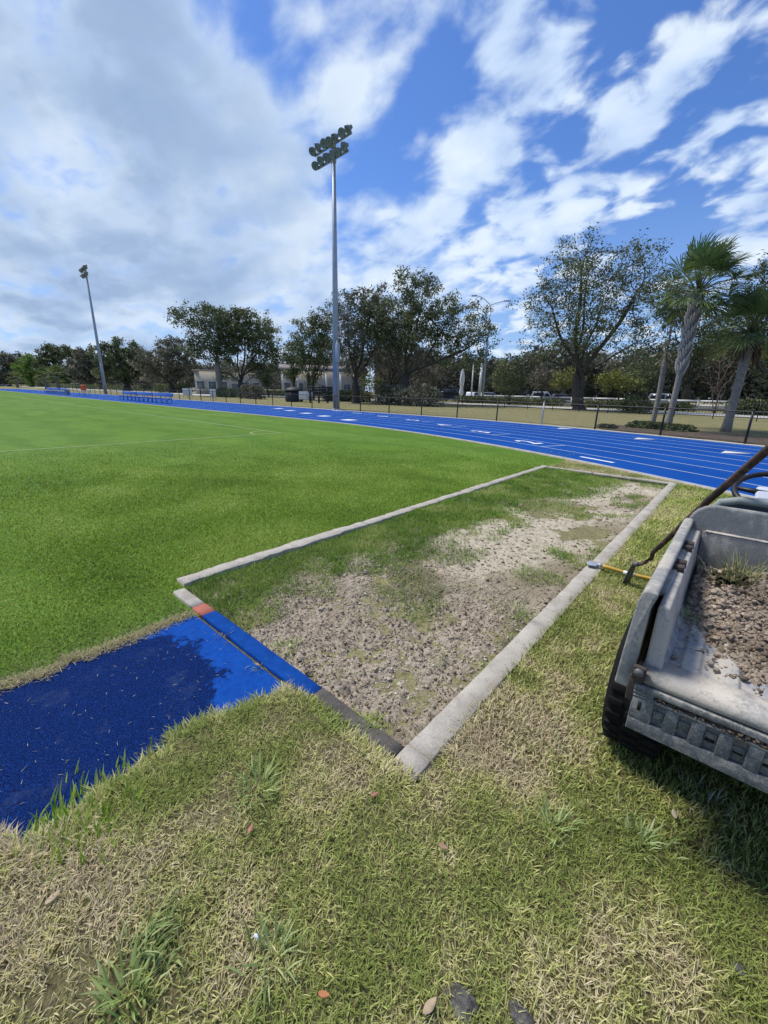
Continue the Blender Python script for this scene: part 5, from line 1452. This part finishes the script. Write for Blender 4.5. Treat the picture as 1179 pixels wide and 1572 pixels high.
b.prism(pl, 'Y', 2.605, 2.645); b.build('headboard', M['head'], veh, bevel=.012, seg=3)
b = B(); b.prism([(-.048, .62), (-.052, .90), (1.01, .90), (1.01, .62)], 'Y', 2.580, 2.603); b.build('headboard_liner', M['head'], veh, bevel=.004)
b = B(); b.box((.48, 2.590, .9025), (1.04, .026, .006)); b.build('dusty_ledge', M['liner'], veh)
b = B()
b.box((.26, 2.545, .86), (.045, .03, .26)); b.box((.255, 2.535, .74), (.09, .03, .05)); b.build('latch_bar', M['gate'], veh, bevel=.006)
# lowered tailgate hanging from the lip: back plate with proud bars round the recesses
g0, g1, gz0, gz1 = -.104, 1.064, .425, .611
b = B(); b.box(((g0 + g1) / 2, 1.492, (gz0 + gz1) / 2 - .0), (g1 - g0, .020, gz1 - gz0))
yf = 1.473; dp = .018
rz0, rz1 = .474, .560
b.box(((g0 + g1) / 2, yf, (gz0 + rz0) / 2), (g1 - g0, dp, rz0 - gz0))
b.box(((g0 + g1) / 2, yf, (rz1 + .572) / 2), (g1 - g0, dp, .572 - rz1)); b.box(((g0 + g1) / 2, yf - .002, .5995), (g1 - g0, dp, .022)); b.box((g0 + .03, yf - .0005, .580), (.06, dp, .0165))
xk = g0; first = True; rec = []
while xk < g1 - .02:
    wbar = .066 if first else .036
    w2 = min(wbar, g1 - xk); b.box((xk + w2 / 2, yf, (rz0 + rz1) / 2), (w2, dp - .0012, rz1 - rz0)); rec.append(xk + w2 + .017); xk += w2 + .034; first = False
gate = b.build('tailgate', M['gate'], veh, bevel=.0035)
for k, x in enumerate(rec[:-1]):
    b = B(); b.box((x, 1.4815, .505 + .004 * (k % 3)), (.032, .006, .050), rx=.22)
    o = b.build('recess_step', M['gate'], None, bevel=.002); o.data.transform(Matrix.Translation(-Vector(veh.location))); o.parent = gate
b = B(); b.box((g0 + .026, 1.4632, .530), (.010, .002, .034))
for x in rec[2:-1]:
    b.box((x, 1.4785, .508), (.024, .002, .012))
o = b.build('slot', M['black'], None); o.data.transform(Matrix.Translation(-Vector(veh.location))); o.parent = gate
b = B(); b.box(((g0 + g1) / 2 + .03, 1.479, .581), (g1 - g0 - .13, .012, .014)); b.build('hinge_rod', M['bracket'], veh)
# dried mud packed along the hinge line
n = 700; x = rng.uniform(-.04, 1.0, n); V, Fs, C = clods(x - .48, 1.470 + rng.normal(0, .004, n) - 2.9, .577 + rng.normal(0, .005, n), rng.uniform(.002, .007, n), np.array([.26, .21, .16]) * rng.uniform(.5, 1.1, n)[:, None])
o = mesh_obj('caked_mud', V, Fs, M['clod'], veh, col=C); o['kind'] = 'stuff'
# chassis and running gear
b = B(); b.box((.48, 2.15, .47), (.80, 1.2, .14)); b.box((.48, 3.3, .36), (.9, 1.9, .10)); b.build('chassis', M['black'], veh, bevel=.01)
def wheel(x, y, rr, w):
    prof = [(rr * .55, -w / 2), (rr * .80, -w / 2), (rr * .93, -w * .47), (rr * .985, -w * .36), (rr, -w * .15), (rr, w * .15), (rr * .985, w * .36), (rr * .93, w * .47), (rr * .80, w / 2), (rr * .55, w / 2)]
    b = B(); b.lathe(prof, (x, y, rr - .012), 'X', 40); t = b.build('wheel', M['rubber'], veh, smooth=True)
    b = B()
    for k in range(30):
        a = k * 2 * math.pi / 30
        for s in (-1, 0, 1):
            off = (.0 if s else .5) * 2 * math.pi / 30
            c = (x + s * w * .30, y + math.sin(a + off) * rr * (1.0 if s == 0 else .985), rr - .012 + math.cos(a + off) * rr * (1.0 if s == 0 else .985))
            b.box(c, (w * .24, .030, .022), rx=-(a + off))
    o = b.build('tread', M['rubber'], None, bevel=.003); o.data.transform(Matrix.Translation(-Vector(veh.location))); o.parent = t
    b = B(); b.lathe([(rr * .56, -w * .42), (rr * .5, -w * .38), (rr * .2, -w * .30), (.03, -w * .34), (.03, w * .34), (rr * .5, w * .38), (rr * .56, w * .42)], (x, y, rr - .012), 'X', 20); o = b.build('rim', M['rim'], None); o.data.transform(Matrix.Translation(-Vector(veh.location))); o.parent = t
for x in (-.103, 1.063): wheel(x, 2.02, .305, .235); wheel(x + (.03 if x < 0 else -.03), 4.05, .27, .19)
b = B(); b.tube([(-.02, 2.02, .298), (.98, 2.02, .298)], .035, 8); b.build('axle', M['black'], veh)
b = B(); b.box((.48, 2.98, .55), (1.02, .56, .22)); b.box((.48, 3.55, .40), (1.0, .75, .05)); b.build('body_tub', M['body'], veh, bevel=.03)
b = B(); b.box((.48, 3.02, .72), (1.0, .46, .12)); b.build('seat', M['seat'], veh, bevel=.04, seg=3)
b = B(); b.box((.48, 2.745, .90), (.98, .085, .33), rx=.12); bk_ = b.build('backrest', M['seat'], veh, bevel=.035, seg=3)
b = B(); t = np.linspace(0, 1, 9)
b.tube([(-.045, 2.715, .80), (-.045, 2.705, .97), (-.01, 2.70, 1.04), (.06, 2.70, 1.062), (.90, 2.70, 1.062), (.97, 2.70, 1.04), (1.005, 2.705, .97), (1.005, 2.715, .80)], .022, 8)
o = b.build('piping', M['seat_edge'], None, smooth=True); o.data.transform(Matrix.Translation(-Vector(veh.location))); o.parent = bk_
b = B(); b.prism([(3.80, .40), (3.78, .74), (3.95, .80), (4.28, .70), (4.45, .52), (4.45, .36)], 'X', .0, .96); b.build('front_cowl', M['body'], veh, bevel=.04, seg=3)
b = B(); b.prism([(3.70, .62), (3.72, .82), (3.80, .86), (3.86, .80), (3.84, .62)], 'X', .02, .94); b.build('dashboard', M['dash'], veh, bevel=.02)
sc_ = np.array([.225, 3.27, 1.035]); ux = np.array([1., 0, 0]); uy = np.array([0, .86, .42]); uy /= np.linalg.norm(uy); un = np.cross(ux, uy)
t = np.linspace(0, 2 * math.pi, 37)
b = B(); b.tube(sc_ + .195 * (np.cos(t)[:, None] * ux + np.sin(t)[:, None] * uy), .0165, 10, caps=False); stw = b.build('steering_wheel', M['black'], veh, smooth=True)
b = B()
for a in (0, math.pi, -math.pi / 2):
    b.tube([sc_ - un * .02, sc_ + .19 * (math.cos(a) * ux + math.sin(a) * uy)], [.022, .013], 6)
o = b.build('spoke', M['black'], None); o.data.transform(Matrix.Translation(-Vector(veh.location))); o.parent = stw
b = B(); b.box(sc_ - un * .012 + uy * -.015, (.19, .13, .03), rx=math.atan2(uy[2], uy[1])); o = b.build('hub', M['dash'], None, bevel=.02, seg=3); o.data.transform(Matrix.Translation(-Vector(veh.location))); o.parent = stw
b = B(); b.tube([sc_ - un * .02, (.225, 3.72, .74)], .03, 8); b.build('steering_column', M['black'], veh)

# soil in the bed
def soil_h(x, y):
    d = ((x + .05) * .894 + (y - 2.0) * .447) * 1.0
    d = d + .05 + (fbm(x * 7, y * 7, 3, 601) - .5) * .22
    far = np.exp(-((x - .45) ** 2 / .18 + (y - 2.25) ** 2 / .12)) * .08
    return sstep(.0, .30, d) * .06 + far * sstep(0, .2, d)
gx = np.linspace(XL + .01, XR - .005, 330); gy = np.linspace(YB + .03, YF - .005, 330)
def soil_z(x, y):
    h = soil_h(x, y); return FZ - .022 + h * 1.2 + (fbm(x * 20, y * 20, 3, 611) - .5) * .07 * sstep(.005, .03, h) + (fbm(x * 75, y * 75, 2, 612) - .5) * .030 * sstep(.005, .03, h)
so_ = grid_obj('bed_soil', gx, gy, soil_z, M['bedsoil']); stuff(so_, 'loose sandy soil heaped in the cargo bed of the utility vehicle', 'soil')
x, y = lawn_points(22000, XL + .02, XR - .02, YB + .04, YF - .02); h = soil_h(x, y)
ok = rng.uniform(0, 1, len(x)) < np.clip(h * 16, .03, .9); x, y, h = x[ok], y[ok], h[ok]; n = len(x)
t = np.clip(fbm(x * 5, y * 5, 3, 621) * 1.5 - .25 + rng.uniform(-.3, .3, n), 0, 1)
c = pick(t, [(0, (.28, .22, .16)), (.4, (.56, .45, .345)), (.75, (.72, .60, .47)), (1, (.80, .70, .57))]) * rng.uniform(.75, 1.15, n)[:, None]
V, Fs, C = clods(x, y, np.maximum(soil_z(x, y), FZ + .003) + .002, np.minimum(rng.lognormal(-5.35, .5, n), .016), c)
stuff(mesh_obj('bed_soil_crumbs', V, Fs, M['clod'], col=C), 'crumbs of sandy soil lying on the heap in the cargo bed', 'soil')

# ------------------------------------------------------------------ tools leaning and lying beside it
def hoe():
    s0 = G(973, 866, .215); e0 = G(1179, 690, 1.34)
    P = [s0, G(985, 866, .235), G(1000, 857.5, .27)]
    for t, sag in ((.25, .045), (.4, .035), (.55, .012), (.7, 0), (.85, 0), (1., 0), (1.08, 0)): P.append(s0 + (e0 - s0) * t - np.array([0, 0, sag]))
    root = thing('hoe', 'rusty handled hoe standing on its head and leaning on the utility vehicle', 'hoe', G(962, 893, 0))
    b = B(); b.tube(P, [.012, .014, .015, .016, .017, .018, .019, .019, .019, .019], 10); b.build('handle', M['hoe'], root, smooth=True)
    b = B(); b.tube([P[0] - (.006, 0, .004), P[0] + (P[1] - P[0]) * .7], [.024, .019], 10); b.build('socket', M['blade_steel'], root, smooth=True)
    p0 = P[0]; tip = G(960, 896, .004); d = (tip - p0); d /= np.linalg.norm(d); w = np.array([.55, .80, .12]); w -= d * (w @ d); w /= np.linalg.norm(w); nn = np.cross(d, w)
    L_ = np.linalg.norm(tip - p0); V = []
    for off in (-.004, .004):
        for t, hw in ((-.02, .018), (.15, .030), (.55, .036), (1., .040)):
            for s in (-1, 1): V.append(p0 + d * L_ * t + w * hw * s + nn * (off + .012 * (t - .5) ** 2))
    b = B(); fa = []
    for k in range(3): fa += [(2 * k, 2 * k + 1, 2 * k + 3, 2 * k + 2), (8 + 2 * k, 8 + 2 * k + 2, 8 + 2 * k + 3, 8 + 2 * k + 1)]
    for k in range(3): fa += [(2 * k, 2 * k + 2, 8 + 2 * k + 2, 8 + 2 * k), (2 * k + 1, 8 + 2 * k + 1, 8 + 2 * k + 3, 2 * k + 3)]
    fa += [(0, 8, 9, 1), (6, 7, 15, 14)]
    b.add(V, fa); b.build('blade', M['blade_steel'], root, bevel=.002)
hoe()
def yellow_tool():
    a = G(926, 869, .055); c = G(1002, 887.5, .045); d = c - a
    root = thing('yellow_handled_tool', 'yellow wooden tool handle with a white band, lying from the kerb towards the vehicle', 'garden tool', G(960, 878, 0))
    pts = [a + d * t + np.array([0, 0, -.012 * math.sin(t * 2.2)]) for t in (-.02, .1, .3, .6, 1., 1.5)]
    b = B(); b.tube(pts, [.019, .017, .0155, .015, .015, .016], 10); b.build('handle', M['yellow'], root, smooth=True)
    b = B(); b.tube([a + d * .42 + (0, 0, -.010), a + d * .66 + (0, 0, -.012)], .0162, 10); b.build('band', M['white'], root, smooth=True)
    b = B(); k = a + np.array([-.02, .0, 0]); b.tube([a - d * .02, k + (-.035, .01, .0)], [.021, .016], 8); b.build('ferrule', M['galv'], root)
    b = B(); b.prism([(k[0] - .03, k[1] - .035), (k[0] - .10, k[1] - .055), (k[0] - .125, k[1] + .0), (k[0] - .11, k[1] + .07), (k[0] - .035, k[1] + .05)], 'Z', .046, .051); b.build('blade', M['galv'], root, bevel=.001)
yellow_tool()

# ------------------------------------------------------------------ tufts, leaves and stones
def tuft(p, n, L0, L1, W, pal, label, spread=.05, tilt=(.1, 1.1), name='grass_tuft', lift=0., az=None):
    root = thing(name, label, 'grass tuft', p)
    x = rng.normal(0, spread, n); y = rng.normal(0, spread, n)
    a = np.arctan2(y, x) + rng.normal(0, .7, n) if az is None else az + rng.normal(0, .5, n)
    V, Fs, C = blades('', x, y, np.full(n, .002 + lift), rng.uniform(L0, L1, n), np.full(n, W) * rng.uniform(.7, 1.3, n), rng.uniform(*tilt, n), pick(rng.uniform(0, 1, n), pal) * rng.uniform(.85, 1.15, n)[:, None], az=a)
    mesh_obj('blade', V, Fs, M['blade'], root, col=C)['kind'] = 'stuff'
    return root
GRN = [(0, (.18, .26, .08)), (.5, (.34, .44, .17)), (1, (.52, .56, .28))]; LUSH = [(0, (.16, .27, .02)), (.5, (.28, .42, .045)), (1, (.42, .52, .11))]; BLU = [(0, (.22, .32, .10)), (.5, (.39, .49, .17)), (1, (.58, .63, .29))]
STRAW = [(0, (.22, .20, .10)), (.5, (.42, .38, .22)), (1, (.55, .50, .32))]
tuft(G(395, 1215), 70, .06, .13, .005, BLU, 'blue green grass tuft below the black end of the near kerb', .035)
tuft(G(225, 1450), 60, .07, .14, .005, GRN, 'tall grass tuft in the dry patch at the lower left', .04, az=.9)
tuft(G(195, 1530), 70, .05, .11, .0065, BLU, 'broad bladed green tuft at the bottom left corner of the lawn', .04)
tuft(G(415, 1470), 45, .05, .11, .0055, GRN, 'small green tuft with spreading blades under the white scrap', .03)
tuft(G(140, 1262), 260, .04, .095, .007, LUSH, 'bright lush tuft overhanging the blue runway at its lower edge', .085, az=2.6)
tuft(G(75, 1290), 120, .04, .09, .007, LUSH, 'bright lush tuft at the lowest corner of the blue runway', .05, az=2.8)
tuft(G(516, 1038, .03), 55, .02, .05, .004, STRAW, 'dry straw tuft growing on the blue kerb', .022, lift=.0)
tuft(G(845, 1270), 60, .05, .10, .005, BLU, 'dark green tuft in the lawn below the vehicle tyre', .04)
tuft(G(1085, 1235), 50, .05, .10, .005, [(0, (.2, .22, .14)), (.5, (.3, .32, .22)), (1, (.42, .42, .32))], 'pale grey green tuft in the shade of the tailgate', .04)
tuft(G(980, 1290), 50, .05, .10, .006, GRN, 'green tuft out on the right hand lawn', .04)
tuft(G(440, 995, -.02), 60, .03, .07, .005, LUSH, 'small yellow green weed at the pit edge beside the blue kerb', .05)
tuft(G(560, 1120, 0), 90, .03, .08, .005, LUSH, 'bright green tuft creeping over the black kerb', .05, az=1.0)
tuft(G(600, 1135, -.02), 50, .04, .09, .004, STRAW, 'straw runner in the corner of the pit by the black kerb', .05)
tuft(G(790, 935, -.02), 60, .04, .09, .006, GRN, 'green weed on the soil beside the long right kerb', .07)
tuft(G(830, 1135, 0), 40, .04, .08, .005, GRN, 'green tuft on the lawn between the long kerb and the tyre', .05)
wz = float(soil_z(np.array([.125]), np.array([2.33]))[0])
for k, (u_, v_) in enumerate(((345, 975), (400, 1022), (440, 1056))):
    tuft(G(u_, v_, .012), 26, .015, .045, .0032, [STRAW, GRN, STRAW][k], ['dry wisp of grass in the seam near the red kerb end', 'green wisp in the middle of the blue kerb seam', 'straw wisp at the lower end of the blue kerb seam'][k], .03, tilt=(.6, 1.4))
w = tuft((.125, 2.33, wz), 120, .05, .19, .004, [(0, (.10, .13, .04)), (.5, (.27, .28, .10)), (1, (.50, .46, .26))], 'uprooted weed clump thrown on the soil in the cargo bed', .045, tilt=(.2, 1.35), name='weed_clump')
V, Fs, C = clods(rng.normal(0, .05, 60), rng.normal(-.01, .045, 60), rng.uniform(-.005, .03, 60), rng.uniform(.008, .02, 60), np.array([.07, .065, .04]) * rng.uniform(.6, 1.4, 60)[:, None])
mesh_obj('root_soil', V, Fs, M['clod'], w, col=C)['kind'] = 'stuff'
tuft(G(1055, 948, FZ + .01), 45, .015, .04, .004, GRN, 'tiny green weed on the bare bed floor', .018, name='weed_clump')

def dead_leaf(p, size, rz, col, label, asp=.42):
    t = np.linspace(-1, 1, 9); w = np.maximum(1 - np.abs(t) ** 1.7, 0) ** .85 * asp * (1 - .25 * t)
    V = []
    for a, ww in zip(t, w):
        for s in (-1, 0, 1): V.append((a * size, s * ww * size, size * (.16 * a * a + .28 * abs(s) * ww + .02)))
    V = np.array(V); c, s = math.cos(rz), math.sin(rz); V = np.c_[V[:, 0] * c - V[:, 1] * s, V[:, 0] * s + V[:, 1] * c, V[:, 2]]
    i = np.arange(8)[:, None] * 3 + np.arange(2)[None]; i = i.ravel()
    o = mesh_obj('dead_leaf', V, [np.c_[i, i + 1, i + 4, i + 3]], basic('dead_leaf', col, None, 60, .8), smooth=True)
    o.location = [float(q) for q in p]; md = o.modifiers.new('thick', 'SOLIDIFY'); md.thickness = .0012
    tag(o, label, 'leaf', 'dead leaves on the grass'); return o
dead_leaf(G(82, 1378, .03), .024, 1.9, (.42, .33, .22), 'pale tan dead leaf at the lower left, in the dry grass')
dead_leaf(G(497, 1527, .03), .017, .6, (.50, .20, .09), 'orange dead leaf near the bottom edge')
dead_leaf(G(385, 1272, .03), .018, 2.2, (.40, .18, .12), 'reddish dead leaf below the blue green tuft')
dead_leaf(G(575, 1220, .03), .018, 1.2, (.36, .17, .12), 'red brown dead leaf below the kerb corner')
dead_leaf(G(660, 1545, .025), .026, 1.4, (.45, .34, .22), 'curled tan dead leaf beside the dark stone')
dead_leaf(G(395, 1020, .03), .018, .3, (.40, .25, .17), 'small brown dead leaf on the blue kerb seam')
dead_leaf(G(680, 1300, .03), .02, .3, (.35, .22, .14), 'brown dead leaf in the middle of the lawn')
dead_leaf(G(1035, 1250, .03), .022, 1.9, (.45, .38, .28), 'pale dead leaf in the shade behind the vehicle')
def stone(p, s, label, seed):
    T, Fc = ico(); import bmesh
    bm = bmesh.new(); bmesh.ops.create_icosphere(bm, subdivisions=3, radius=1)
    V = np.array([v.co[:] for v in bm.verts]); Fa = np.array([[v.index for v in f.verts] for f in bm.faces]); bm.free()
    k = 1 + (fbm(V[:, 0] * 2 + 5 + V[:, 2], V[:, 1] * 2 + V[:, 2] * 1.3 + seed, 4, seed) - .5) * .9
    V = V * k[:, None] * np.array([1, .75, .45]) * s
    o = mesh_obj('stone', V, [Fa], M['stone']); o.location = [float(q) for q in p]; tag(o, label, 'stone', 'dark stones in the grass')
stone(G(708, 1540, .004), .042, 'large dark grey stone showing through the grass at the bottom edge', 3)
stone(G(664, 1566, .004), .024, 'small dark stone left of the large one at the bottom edge', 5)
stone(G(1135, 1487, .01), .018, 'small black stone in the grass at the lower right', 8)
stone(G(800, 1560, .01), .03, 'flat dark stone right of the large one at the bottom edge', 9)
b = B(); b.box(G(394, 1437, .04), (.018, .010, .010), rz=.5, rx=.4); o = b.build('paper_scrap', M['litter'], bevel=.003); tag(o, 'tiny white scrap caught in the lawn', 'litter')
# ------------------------------------------------------------------ camera and view
cd = bpy.data.cameras.new('camera'); co = bpy.data.objects.new('camera', cd); COL.objects.link(co)
co.matrix_world = Matrix(((RT[0], UP[0], -FW[0], 0), (RT[1], UP[1], -FW[1], 0), (RT[2], UP[2], -FW[2], H), (0, 0, 0, 1)))
cd.sensor_fit = 'VERTICAL'; cd.sensor_height = 36; cd.sensor_width = 27; cd.lens = F / 1572 * 36
cd.clip_start = .05; cd.clip_end = 3000
SC.camera = co
SC.view_settings.view_transform = 'Standard'; SC.view_settings.look = 'None'; SC.view_settings.exposure = .82; SC.view_settings.gamma = 1
SC.render.resolution_x = 768; SC.render.resolution_y = 1024
SC.cycles.max_bounces = 6; SC.cycles.transparent_max_bounces = 4
